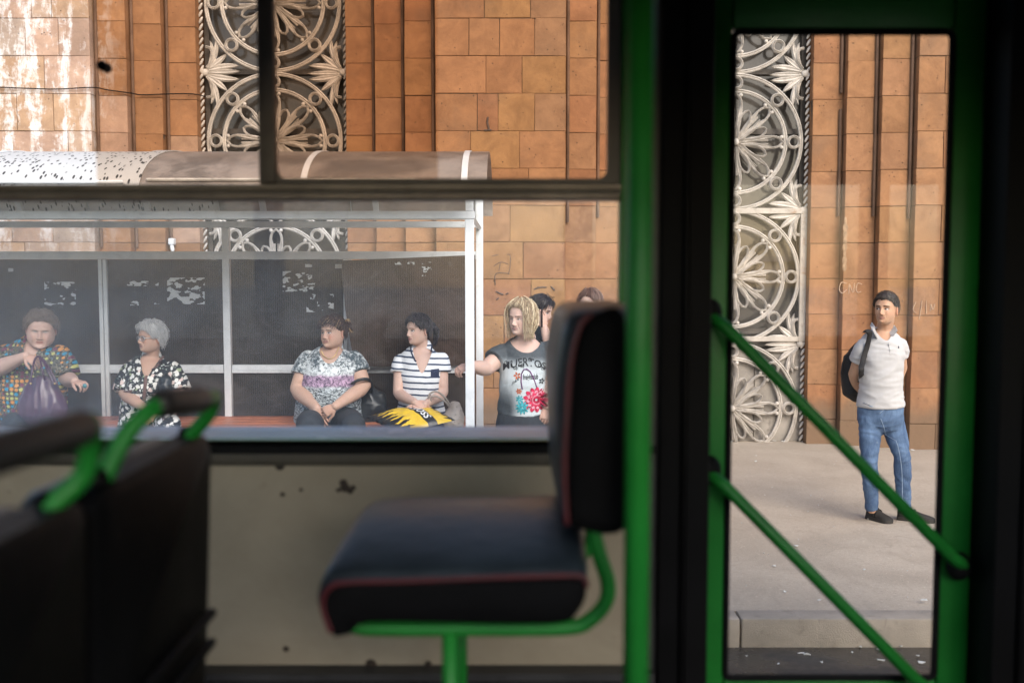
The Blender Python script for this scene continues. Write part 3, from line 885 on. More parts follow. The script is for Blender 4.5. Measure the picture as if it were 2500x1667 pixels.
# torn remnants of posters
def remnant(px0, py0, px1, py1, seed, thr, parent, cell=1.3, Y=SB-.004, edge=False):
    cell *= 1.6
    mb = MB(); nx, ny = max(3,int((px1-px0)/cell)), max(3,int((py1-py0)/cell))
    def val(i, j):
        u, v = i/nx, j/ny
        q = noise.noise(Vector((u*(px1-px0)*.055+seed*7.3, v*(py1-py0)*.13+seed*3.1, seed))) + .5*noise.noise(Vector((u*(px1-px0)*.16, v*(py1-py0)*.3, seed+5.5))) + .25*noise.noise(Vector((i*.9, j*1.1, seed)))
        if edge: q += .55*max(abs(u-.5), abs(v-.5))*2 - .45
        return q - thr
    G = [[val(i, j) for i in range(nx+1)] for j in range(ny+1)]
    for j in range(ny):
        for i in range(nx):
            cs = [(i,j),(i+1,j),(i+1,j+1),(i,j+1)]; vs_ = [G[b][a] for a, b in cs]; poly = []
            for k in range(4):
                a, b = cs[k], cs[(k+1)%4]; va, vb = vs_[k], vs_[(k+1)%4]
                if va > 0: poly.append(a)
                if (va > 0) != (vb > 0):
                    t_ = va/(va-vb); poly.append((a[0]+(b[0]-a[0])*t_, a[1]+(b[1]-a[1])*t_))
            if len(poly) > 2:
                q = [P(px0+a*cell, py0+b*cell, Y) for a, b in poly]; m = len(q)
                mb.add(q+[p+Vector((0,.002,0)) for p in q], [tuple(range(m)), tuple(range(2*m-1,m-1,-1))])
    if mb.v: mb.build('paper_remnant', M_PAPER, sh)
remnant(408, 678, 500, 744, 1.3, .05, sh); remnant(310, 686, 388, 700, 2.2, .12, sh); remnant(310, 735, 340, 746, 5.1, .1, sh); remnant(350,736,392,744,4.4,.2,sh)
remnant(108, 688, 186, 752, 3.7, .2, sh, edge=True); remnant(20, 655, 34, 664, 1.1, .0, sh)
remnant(690, 662, 770, 712, 6.2, .25, sh); remnant(748, 718, 815, 762, 7.7, .22, sh, edge=True); remnant(818, 645, 836, 656, 2.4, -.1, sh); remnant(745, 644, 762, 654, 9.4, .0, sh)
remnant(964, 640, 1012, 648, 3.3, -.05, sh, Y=SB-.135); remnant(1030, 640, 1054, 680, 4.8, .3, sh, Y=SB-.1)
# orange slatted bench
bench = thing('bench', 'orange painted bench inside the bus shelter', 'bench', (-2.8, 7.75, SZ))
BZ = P(560, 1028, 7.7).z
for k, y in enumerate((7.46, 7.60, 7.74, 7.88)):
    MB().box((-5.4, y, BZ-.03), (xs[-1]-.05, y+.115, BZ), .006).build('slat', M_BENCH, bench)
for x in (-5.0, -3.7, -2.4, -1.1, -.5):
    MB().box((x-.03, 7.5, SZ), (x+.03, 7.95, BZ-.031), .004).build('bench_leg', M_SHEL, bench)

# ------------------------------------------------------------------ bus interior
BY = 2.30                       # inner face of the kerb-side wall
bus = thing('bus', 'dark interior of an old city bus with cream side panel', 'bus', (0, 1.2, .85))
def bx(a, b, name, mat, par=None, bev=0.0): return MB().box(a, b, bev).build(name, mat, par or bus, auto=40 if bev else None)
def zb(py, Y=BY): return P(1000, py, Y).z
FZ = 0.85
XL, XR = -4.2, 3.4
bx((XL, -.22, FZ-.06), (XR, BY+.16, FZ), 'floor', M_FLOOR)
bx((XL, .95, FZ+.001), (.30, BY-.03, zb(1640)), 'podium', M_FLOOR)
bx((XL, -.22, 2.98), (XR, BY+.16, 3.04), 'ceiling', M_CEIL)
bx((XL-.06, -.22, FZ), (XL, BY+.16, 2.98), 'end_wall', M_CEIL)
bx((XR, -.22, FZ), (XR+.06, BY+.16, 2.98), 'end_wall', M_CEIL)
# camera-side wall with its long windows
bx((XL, -.22, FZ), (XR, -.17, 1.70), 'near_wall', M_CREAM)
bx((XL, -.22, 2.46), (XR, -.17, 2.98), 'near_wall', M_CEIL)
for x in (-4.2, -2.75, -1.25, .25, 1.75, 3.2): bx((x, -.215, 1.702), (x+.14, -.175, 2.458), 'window_post', M_ALUD)
# kerb-side wall below the window
zsill, zl0, zb0_, zc1_, zc0_ = zb(1046, 2.36), zb(1067, 2.26), zb(1102), zb(1136), zb(1622)
XW1 = zx(1512, BY)
bx((XL, BY+.05, FZ-.4), (.335, BY+.14, zl0-.03), 'outer_skin', M_GREEN)
bx((XL, BY, zc0_), (.333, BY+.04, zc1_), 'side_panel', M_CREAM)
bx((XL, BY-.012, zc1_+.001), (.332, BY+.045, zb0_-.001), 'trim_strip', M_BROWN, bev=.004)
bx((XL, BY-.03, zb0_), (.331, BY+.046, zl0-.022), 'sill_rubber', M_BLACK)
mb = MB()
mb.add([(XL,2.255,zl0-.004),(XL,2.255,zl0),(XL,2.385,zsill+.002),(XL,2.385,zl0-.02),(XW1+.03,2.255,zl0-.004),(XW1+.03,2.255,zl0),(XW1+.03,2.385,zsill+.002),(XW1+.03,2.385,zl0-.02)],
       [(0,1,2,3),(7,6,5,4),(1,5,6,2),(0,4,5,1),(2,6,7,3),(3,7,4,0)])
mb.build('window_sill', M_LEDGE, bus)
bx((XL, BY-.05, FZ), (.33, BY+.03, zc0_-.002), 'skirting', M_FLOOR)
# dents, screws and paint loss on the cream panel
M_CHIP = plain('bare_rusty_metal', (.035,.024,.015,1), .7, .5, 60)
for (px, py, r) in ((838,1178,.010),(842,1190,.012),(855,1198,.008),(826,1196,.006),(862,1190,.007),(690,1206,.006),(735,1195,.005),(683,1137,.012),(905,1620,.014),(1045,1620,.009),(698,1583,.008),(475,1535,.008)):
    p = P(px, py, BY-.001); MB().ball(p, (r, .002, r*.9), 9, 5).build('paint_chip', M_CHIP, bus)
# window: transom, mullion, frames, panes
zt_a, zt_b = zb(489), zb(449)
bx((XL, BY-.0, zt_a), (XW1+.004, BY+.05, zt_b), 'transom', M_ALU, bev=.006)
bx((XL, BY-.010, zt_a+.013), (XW1+.002, BY-.001, zt_b-.013), 'transom_track', M_ALUD, bev=.003)
bx((XL, BY-.008, zt_b-.010), (XW1+.002, BY-.0015, zt_b-.003), 'transom_lip', M_ALU)
xm0, xm1 = zx(636, BY), zx(676, BY)
bx((xm0, BY+.004, zt_b+.001), (xm1, BY+.036, 2.80), 'mullion', M_ALUD, bev=.004)
xr0 = zx(1481, BY)
# sash with rounded lower corner on the right
def corner_frame():
    mb = MB(); r = .022; pts = []
    z0 = zt_b+.001
    poly = [(XW1+.005, z0), (XW1+.005, 2.8), (xr0, 2.8), (xr0, z0+.012+r)]
    for i in range(7):
        a = -math.pi/2*i/6
        poly.append((xr0-r+r*math.cos(a), z0+.012+r+r*math.sin(a)))
    poly += [(xm1+r+.002, z0+.012)]
    for i in range(1, 7):
        a = -math.pi/2-math.pi/2*i/6
        poly.append((xm1+.002+r+r*math.cos(a), z0+.012+r+r*math.sin(a)))
    poly += [(xm1+.002, z0)]
    mb.prism(poly, BY+.006, BY+.03)
    mb.build('sash_frame', M_ALUD, bus)
corner_frame()
bx((XW1+.001, BY-.004, zl0), (.333, BY+.05, 2.80), 'window_jamb', M_GREEN)
bx((XL, BY-.0, 2.70), (.333, BY+.07, 2.978), 'cant_rail', M_CEIL)
bx((XL, BY+.01, zsill), (-1.66, BY+.05, zt_a), 'window_post', M_ALUD)
xo, xo2 = zx(222, BY), zx(1066, BY)
def pane(x0, x1, z0, z1, y, mat): bx((x0, y, z0), (x1, y+.005, z1), 'pane', mat)
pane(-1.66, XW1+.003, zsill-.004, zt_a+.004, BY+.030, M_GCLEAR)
pane(xo, xo2, zt_b, 2.78, BY+.052, M_GTINT)
pane(xm1, xr0+.006, zt_b+.004, 2.78, BY+.014, M_GTINT)
# latch knob on the sliding pane
kp = P(261, 167, BY+.05)
mb = MB(); mb.tube([kp, kp+Vector((0,-.03,0))], .012, 14, cap='round'); mb.ball(kp+Vector((-.007,-.002,.007)), .009, 10, 8)
mb.build('pane_knob', M_BLACK, bus, smooth=True)
# pillar between the window and the door
bx((.337, BY-.05, FZ), (.452, BY+.14, 2.979), 'door_pillar', M_BLACK, bev=.006)
bx((.300, BY-.02, FZ), (.336, BY-.0045, 2.979), 'pillar_trim', plain('grey_trim', (.06,.056,.052,1), .5, .3, 6))
bx((1.125, BY-.02, FZ), (1.9, BY+.12, 2.979), 'door_partition', M_BLACK, bev=.006)
bx((1.9, BY, FZ), (XR, BY+.14, 1.6), 'side_panel', M_CREAM)
bx((1.9, BY, 2.6), (XR, BY+.14, 2.979), 'cant_rail', M_CEIL)
mb = MB().tube([(1.185, BY-.026, FZ), (1.185, BY-.026, 2.97)], .006, 8); mb.build('rubber_seal', M_SHELLP, bus, smooth=True)
mb = MB().tube([(.392, BY-.056, FZ), (.392, BY-.056, 2.97)], .008, 8); mb.build('rubber_seal', M_SHELLP, bus, smooth=True)

# door leaf
DY = 2.40
dr = tag(holder('door', bus, (.78, DY, .6)), 'green door leaf with tall glass and two diagonal bars')
dx0, dx1 = zx(1722, DY), zx(2390, DY)
gx0, gx1 = zx(1787, DY), zx(2302, DY)
gz1, gz0 = P(2000, 84, DY).z, P(2000, 1653, DY).z
def dx_(a, b, name, mat, bev=.008): return MB().box(a, b, bev).build(name, mat, dr, auto=40)
dx_((dx0, DY, .55), (gx0-.008, DY+.04, 2.78), 'stile', M_GREEN)
dx_((gx1+.012, DY, .55), (dx1, DY+.04, 2.78), 'stile', M_GREEN)
dx_((gx0-.007, DY+.001, gz1+.012), (gx1+.011, DY+.039, 2.78), 'top_rail', M_GREEN)
dx_((gx0-.007, DY+.001, .55), (gx1+.011, DY+.039, gz0-.006), 'bottom_rail', M_GREEN)
def gasket():
    mb = MB(); r = .015; cx0, cx1, cz0, cz1 = gx0-.004, gx1+.006, gz0-.002, gz1+.006
    pts = []
    for (x, z, a0) in ((cx1-r, cz1-r, 0), (cx0+r, cz1-r, 90), (cx0+r, cz0+r, 180), (cx1-r, cz0+r, 270)):
        for i in range(5):
            a = math.radians(a0+i*22.5); pts.append((x+r*math.cos(a), DY+.004, z+r*math.sin(a)))
    mb.tube(pts, .009, 8, closed=True)
    mb.build('gasket', M_BLACK, dr, smooth=True)
gasket()
dx_((gx0-.006, DY+.018, gz0-.004), (gx1+.01, DY+.023, gz1+.01), 'glass', M_GDOOR, 0)
def dbar(a, b):
    y = DY-.06
    p, q = P(*a, y), P(*b, y)
    MB().tube([p+Vector((-.02,.06,.0)), p+Vector((-.012,.02,.003)), p+(q-p)*.03, q-(q-p)*.03, q+Vector((.012,.02,-.003)), q+Vector((.02,.06,0))], .0155, 12).build('diagonal_bar', M_GREEN, dr, smooth=True)
    for e in (p+Vector((-.012,.035,.012)), q+Vector((.012,.035,-.012))):
        h = MB().ball(e, (.03,.026,.036), 12, 8).build('bracket', M_BLACK, dr, smooth=True)
dbar((1752,778), (2345,1380)); dbar((1750,1166), (2345,1768))

# grab pole
pole = tag(holder('grab_pole', bus, (zx(1560,1.46), 1.46, FZ)), 'vertical green grab pole beside the door')
px_ = zx(1560, 1.46)
MB().tube([(px_,1.46,FZ),(px_,1.46,2.98)], .0195, 20, cap='flat').build('tube', M_GREEN, pole, smooth=True)
MB().tube([(px_,1.46,FZ),(px_,1.46,FZ+.02)], .045, 20, cap='flat').build('floor_flange', M_BLACK, pole, auto=40)

# seat by the door, seen from its side
SY0, SY1 = 1.52, 2.02
def rounded(mb, prof2, y0, y1, crown=.0, n=10, edge=.03, sq=(.10,.16)):
    """loft of an (x, z) outline along y, shrunk towards both ends, its top crowned"""
    m = len(prof2); cx = sum(p[0] for p in prof2)/m; cz = sum(p[1] for p in prof2)/m
    rings = []
    for i in range(n+1):
        t = i/n; y = y0+(y1-y0)*t
        d = min(t, 1-t)*(y1-y0)
        k = 1.0 if d >= edge else math.sqrt(max(0, 1-(1-d/edge)**2))
        s_ = 1-(1-k)*sq[0]
        rings.append([(cx+(x-cx)*s_, y, cz+(z-cz)*(1-(1-k)*sq[1]) + (crown*math.sin(math.pi*t) if z > cz else 0)) for x, z in prof2])
    vs = [p for r_ in rings for p in r_]; fs = []
    for i in range(n):
        for k in range(m): fs.append((i*m+k, i*m+m+k, i*m+m+(k+1)%m, i*m+(k+1)%m))
    fs += [tuple(range(m)), tuple(n*m+k for k in range(m-1,-1,-1))]
    mb.add(vs, fs)
def outline(pts, Y, k=4):
    q = catmull([P(x, y, Y) for x, y in pts] , k)
    return [(p.x, p.z) for p in q]
seat = tag(holder('seat', bus, (-.05, 1.75, zb(1640)+.001)), 'single padded seat with red piping on a green tube')
cush = outline([(800,1535),(774,1492),(766,1452),(778,1420),(815,1399),(1000,1393),(1200,1392),(1390,1388),(1432,1400),(1440,1432),(1425,1470),(1385,1500),(1250,1504),(1050,1500),(900,1498),(850,1506),(822,1532),(800,1535)], SY0)
mb = MB(); rounded(mb, cush[:-1], SY0, SY1, .046, 24, .07, (.035,.14))
xr_ = max(p[0] for p in mb.v)
mb.v = [(xr_-(xr_-x)*(1-.12*((y-SY0)/(SY1-SY0))**.8-.10*max(0,((y-SY0)/(SY1-SY0)-.7)/.3)**2), y, z) for x, y, z in mb.v]
mb.build('cushion', M_SEATF, seat, smooth=True)
mb = MB(); rounded(mb, [(x*.97-.001, z-.012) for x, z in cush[:-1]], SY0-.012, SY0+.03, 0, 4, .02); cs = mb.build('cushion_side', M_SEATS, seat, smooth=True)
pp = [Vector((p[0], SY0-.006, p[1])) for p in outline([(806,1538),(790,1490),(790,1455),(808,1432),(846,1421),(1000,1417),(1200,1409),(1390,1404),(1424,1408),(1433,1428)], SY0-.006)]
MB().tube(pp, .0045, 8).build('piping', M_PIPING, seat, smooth=True)
back = outline([(1350,1000),(1352,900),(1372,790),(1402,757),(1450,749),(1525,750),(1545,770),(1545,1000),(1540,1290),(1510,1306),(1420,1310),(1378,1290),(1362,1200),(1350,1000)], SY0)
mb = MB(); rounded(mb, back[:-1], SY0, SY1-.03, 0.0, 18, .12, (.22,.10)); mb.build('backrest', M_SEATF, seat, smooth=True)
bside = outline([(1396,1000),(1404,880),(1424,800),(1450,770),(1525,768),(1540,1000),(1534,1285),(1420,1300),(1392,1270),(1390,1150),(1396,1000)], SY0-.014)
mb = MB(); rounded(mb, bside[:-1], SY0-.016, SY0+.03, 0, 4, .02); bs_ = mb.build('backrest_side', M_SEATS, seat, smooth=True)
pp = [Vector((p[0], SY0-.01, p[1])) for p in outline([(1384,1275),(1378,1150),(1384,1000),(1394,880),(1414,800),(1440,768)], SY0-.01)]
MB().tube(pp, .0045, 8).build('piping', M_PIPING, seat, smooth=True)
for y in (SY0+.06, SY1-.1):
    pts = [P(842,1512,SY0+.06), P(870,1528,SY0+.06), P(930,1533,SY0+.06), P(1130,1533,SY0+.06), P(1380,1531,SY0+.06), P(1440,1512,SY0+.06), P(1478,1470,SY0+.06), P(1484,1420,SY0+.06), P(1462,1350,SY0+.06), P(1448,1290,SY0+.06)]
    pts = [Vector((p.x, y, p.z)) for p in catmull(pts, 6)]
    MB().tube(pts, .0128, 12).build('side_tube', M_GREEN, seat, smooth=True)
lx = P(1098,1540,SY0+.06)
for y in (SY0+.06, SY1-.1): MB().tube([(lx.x, y, lx.z-.0), (lx.x, y, zb(1640))], .0125, 12, cap='flat').build('leg', M_GREEN, seat, smooth=True)

# pair of seats at the left, seen from behind
def back_seat(y0, y1, label, yt0, yt1, dz0, dz1, gs):
    XS = -.50; zt = CAMZ-.262
    s_ = tag(holder('seat', bus, (XS-.1, (y0+y1)/2, FZ)), label)
    mb = MB()
    # moulded shell: rounded upper corners, leaning slightly
    n = 12; r = .05; poly = []
    for i in range(7): a = math.pi/2*i/6; poly.append((y1-r+r*math.cos(a), zt-r*.5+r*.5*math.sin(a)))
    for i in range(7): a = math.pi/2+math.pi/2*i/6; poly.append((y0+r+r*math.cos(a), zt-r*.5+r*.5*math.sin(a)))
    poly += [(y0+.005, zt-.3), (y0+.02, 1.30), (y1-.02, 1.30), (y1-.005, zt-.3)]
    m = len(poly)
    def lean(z): return -.10*(zt-z)*.35
    vs = []
    for (off, ins) in ((0.0,.012), (-.008,0), (-.052,0), (-.06,.012)):
        for (y, z) in poly:
            yy = y + (ins if y < (y0+y1)/2 else -ins); zz = z - (ins if z > 1.4 else 0)
            vs.append((XS + off + lean(z) + .012*math.sin((y-y0)/(y1-y0)*math.pi), yy, zz))
    fs = []
    for q in range(3):
        for k in range(m): fs.append((q*m+k, q*m+(k+1)%m, q*m+m+(k+1)%m, q*m+m+k))
    fs += [tuple(range(m-1,-1,-1)), tuple(3*m+k for k in range(m))]
    mb.add(vs, fs); shell = mb.build('back_shell', M_SHELLP, s_, auto=50)
    # front padding and red edge
    mb = MB(); mb.tube([(XS-.085+lean(zt-.02), y0+.03, zt-.035), (XS-.085+lean(zt-.02), y1-.03, zt-.035)], .03, 12); 
    mb.box((XS-.13, y0+.02, 1.35), (XS-.068, y1-.02, zt-.04), .02); mb.build('back_pad', M_SEATF, s_, auto=50)
    # lower ribs of the shell
    for z in (1.40, 1.45): MB().tube([(XS+.012+lean(z), y0+.03, z), (XS+.012+lean(z), y1-.03, z)], .008, 8).build('shell_rib', M_SHELLP, s_, smooth=True)
    mb = MB(); mb.box((XS-.52, y0+.02, 1.24), (XS-.05, y1-.02, 1.33), .03); mb.build('cushion', M_SEATF, s_, auto=50)
    for y in (y0+.08, y1-.08): MB().tube([(XS-.25, y, FZ), (XS-.25, y, 1.25)], .016, 10, cap='flat').build('leg', M_GREEN, s_, smooth=True)
    # handle: green bow with a black foam grip
    zg, zh = CAMZ-dz0, CAMZ-dz1
    bow = catmull([(XS-.03, y0+.05, zt-.04), (XS-.022, y0+.056, zt+.0), (XS-.0, yt0-.03, zt+.055), (XS+.025, yt0, zg), (XS+.03, yt0+.05, zg+.002), (XS+.03, yt1-.05, zh+.004), (XS+.026, yt1-.004, zh), (XS+.01, yt1+.012, zt+.035), (XS-.02, y1-.055, zt), (XS-.03, y1-.05, zt-.04)], 6)
    h = MB().tube(bow, .0125, 14).build('handle', M_GREEN, s_, smooth=True)
    MB().tube([(XS+.029, yt0+.015, zg+.003), (XS+.03, yt1-.02-gs, zh+.003+(zg-zh)*gs/(yt1-yt0))], .0200, 16, cap='round').build('grip', M_GRIP, s_, smooth=True)
    for y in (y0+.05, y1-.05): MB().tube([(XS-.03, y, zt-.03), (XS-.026, y, zt+.004)], .0155, 12).build('socket', M_SHELLP, s_, smooth=True)
back_seat(1.20, 1.65, 'black seat back with green bow handle, nearer the window', 1.31, 1.575, .176, .196, .07)
back_seat(.72, 1.165, 'black seat back with green bow handle, nearer the aisle', .86, 1.115, .166, .170, .02)
# ------------------------------------------------------------------ people: heads, hair, hands, bodies, clothes
def sstep(a, b, x):
    t = np.clip((x-a)/(b-a), 0, 1); return t*t*(3-2*t)
ZK = np.array([-.116,-.110,-.100,-.085,-.06,-.03,0,.03,.06,.085,.104,.114,.118])
XK = np.array([.012,.028,.042,.053,.064,.071,.075,.0755,.071,.058,.038,.02,.0])
FK = np.array([.040,.066,.080,.086,.087,.0865,.087,.091,.086,.068,.043,.022,.0])
BK = np.array([.02,.035,.045,.055,.072,.088,.096,.100,.094,.076,.050,.026,.0])
def smooth_interp(z, zk, vk):
    # cosine-eased interpolation, then light averaging for a round profile
    zz = np.asarray(z, dtype=float)[..., None] + np.linspace(-.008, .008, 5)
    return np.mean(np.interp(zz, zk, vk), axis=-1)

def head_point(phi, z, par):
    kw, kj = par.get('kw', 1.0), par.get('kj', 0.0)
    X = smooth_interp(z, ZK, XK)*kw*(1 + kj*sstep(.01, -.08, z))
    F = smooth_interp(z, ZK, FK); B = smooth_interp(z, ZK, BK)
    s, c = np.sin(phi), np.cos(phi)
    x = X*np.sign(s)*np.abs(s)**.92
    y = np.where(c > 0, F*np.abs(c)**.86, -B*np.abs(c)**.95)
    return x, y

def gauss(x, s): return np.exp(-(x/s)**2)

def make_head(par):
    """local: +y face, +z up, origin between the ears at eye height"""
    nl, nz = 104, 96
    t = np.linspace(-math.pi, math.pi, nl, endpoint=False)
    phi = t - .55*np.sin(t)
    zs = .001 + .1165*np.cos(np.linspace(.02, math.pi-.02, nz))
    zs = np.sort(np.concatenate([np.linspace(-.1155, .1175, nz)]))
    PH, Z = np.meshgrid(phi, zs)
    x, y = head_point(PH, Z, par)
    fr = sstep(.0, .03, y)
    ax = np.abs(x)
    d = np.zeros_like(x)
    nb = np.interp(Z, [-.052,-.047,-.040,-.030,-.012,.008,.026], [0,.006,.018,.0235,.014,.006,0])*par.get('nose', 1.0)
    nw = np.interp(Z, [-.05,-.036,-.015,.02], [.014,.0145,.0095,.008])
    d += nb*gauss(x, nw)
    d += .006*gauss(ax-.0135, .006)*gauss(Z+.041, .007)                 # wings of the nose
    d -= .0115*gauss(ax-.031, .016)*gauss(Z-.003, .012)                 # eye sockets
    d += .0055*gauss(ax-.031, .012)*gauss(Z-.000, .0075)                # eyeballs under lids
    d += .0045*gauss(ax-.028, .022)*gauss(Z-.024, .008)                 # brow ridge
    d += .004*gauss(ax-.046, .016)*gauss(Z+.028, .02)                   # cheekbones
    d += par.get('cheek', .0)*gauss(ax-.045, .022)*gauss(Z+.05, .025)
    d += .0055*gauss(x, .019)*gauss(Z+.0575, .0045) + .006*gauss(x, .017)*gauss(Z+.0685, .005)  # lips
    d -= .0045*gauss(x, .022)*gauss(Z+.0628, .0022)                     # mouth line
    d -= .003*gauss(x, .02)*gauss(Z+.079, .006)
    d += .007*gauss(x, .018)*gauss(Z+.094, .013)                        # chin
    d -= par.get('fold', .002)*gauss(ax-.028-.25*(-.045-Z), .004)*gauss(Z+.053, .015)   # nasolabial fold
    d -= par.get('old', 0)*gauss(ax-.03, .014)*gauss(Z+.017, .004)
    y2 = y + d*fr
    dc = par.get('dchin', 0)
    if dc: y2 = y2 + dc*gauss(Z+.112, .02)*fr*gauss(x, .05); x = x*(1+dc*3*sstep(-.05,-.11,Z))
    V = np.stack([x, y2, Z], -1).reshape(-1, 3)
    # colours of skin, lips, brows, eyes
    sk = np.array(par['skin'][:3]); C = np.tile(sk, (V.shape[0], 1))
    X_, Y_, Z_ = V[:,0], y.reshape(-1), V[:,2]; A = np.abs(X_); front = (Y_ > .02)
    def blend(m, col, k=1.0):
        m = (m*front*k)[:, None]; C[:] = C*(1-m) + np.array(col[:3])*m
    blush = gauss(A-.045, .02)*gauss(Z_+.03, .022) + .8*gauss(X_, .014)*gauss(Z_+.032, .014)
    blend(blush, (sk[0]*.98, sk[1]*.66, sk[2]*.6), par.get('blush', .35))
    blend(gauss(A-.031, .018)*gauss(Z_-.004, .013), sk*np.array([.68,.58,.56]), .45)  # soft shade of the eye sockets painted into the skin colour
    if par.get('lid'): blend(gauss(A-.031, .015)*gauss(Z_-.009, .006), par['lid'], .8)
    if par.get('stubble'):
        m = sstep(-.035,-.06,Z_)*sstep(.0,.05,A+np.maximum(0,-Z_-.07)) + gauss(X_,.022)*gauss(Z_+.052,.005)
        blend(np.clip(m,0,1), par['stubble'], .32)
    br = par.get('brow', (.05,.035,.025)); bt = par.get('browt', .0042)
    bz = .0215 + par.get('browtilt', .12)*(A-.03) - 2.5*(A-.034)**2*(A > .034)*6
    blend(gauss(Z_-bz, bt)*sstep(.010,.014,A)*sstep(.052,.046,A), br, par.get('browk', .9))
    op = par.get('open', 1.0)
    eye = ((A-.031)/.0145)**2 + ((Z_-.0005)/(.0055*op+.0008))**2
    if op > .3:
        blend((eye < 1.0).astype(float), (.62,.58,.55))
        g = par.get('gaze', 0.0)
        for s_ in (-1, 1):
            ir = ((X_-s_*.031-g)/.0062)**2 + ((Z_-.0008)/.0062)**2
            blend(((ir < 1) & (eye < 1.15)).astype(float), par.get('iris', (.035,.022,.015)))
    blend(((eye > .55) & (eye < 1.7) & (Z_ > .0005)).astype(float), (.035,.025,.022), .85)
    blend(((eye > .8) & (eye < 1.5) & (Z_ <= .0005)).astype(float), sk*.45, .5)
    lp = par.get('lip', (sk[0]*.75, sk[1]*.42, sk[2]*.42))
    blend((((X_)/.0245)**2 + ((Z_+.0632)/.0085)**2 < 1).astype(float), lp, .8)
    blend(gauss(Z_+.0628, .0017)*(A < .024), (.10,.035,.03), .95)
    blend(gauss(A-.008, .004)*gauss(Z_+.0455, .0028), (.12,.05,.04), .8)
    F = []
    for j in range(nz-1):
        for i in range(nl):
            k = (i+1) % nl
            F.append((j*nl+i, j*nl+k, (j+1)*nl+k, (j+1)*nl+i))
    F.append(tuple(range(nl-1, -1, -1))); F.append(tuple((nz-1)*nl+i for i in range(nl)))
    return V, C, F

def rot_head(yaw, pitch=0, roll=0):
    """yaw > 0 turns towards picture right; 0 looks at -Y"""
    y = math.radians(yaw)
    f = Vector((math.sin(y), -math.cos(y), 0))
    up = Vector((0,0,1)); r = f.cross(up)
    M0 = Matrix((r, f, up)).transposed()
    return M0 @ Matrix.Rotation(math.radians(pitch), 3, 'X') @ Matrix.Rotation(math.radians(roll), 3, 'Y')

HLINE = (np.radians([0, 20, 40, 58, 72, 88, 100, 120, 150, 180]), np.array([.066,.067,.060,.036,.006,.004,-.02,-.055,-.07,-.075]))
def hairline(phi, hl): return np.interp(np.abs(phi), hl[0], hl[1])

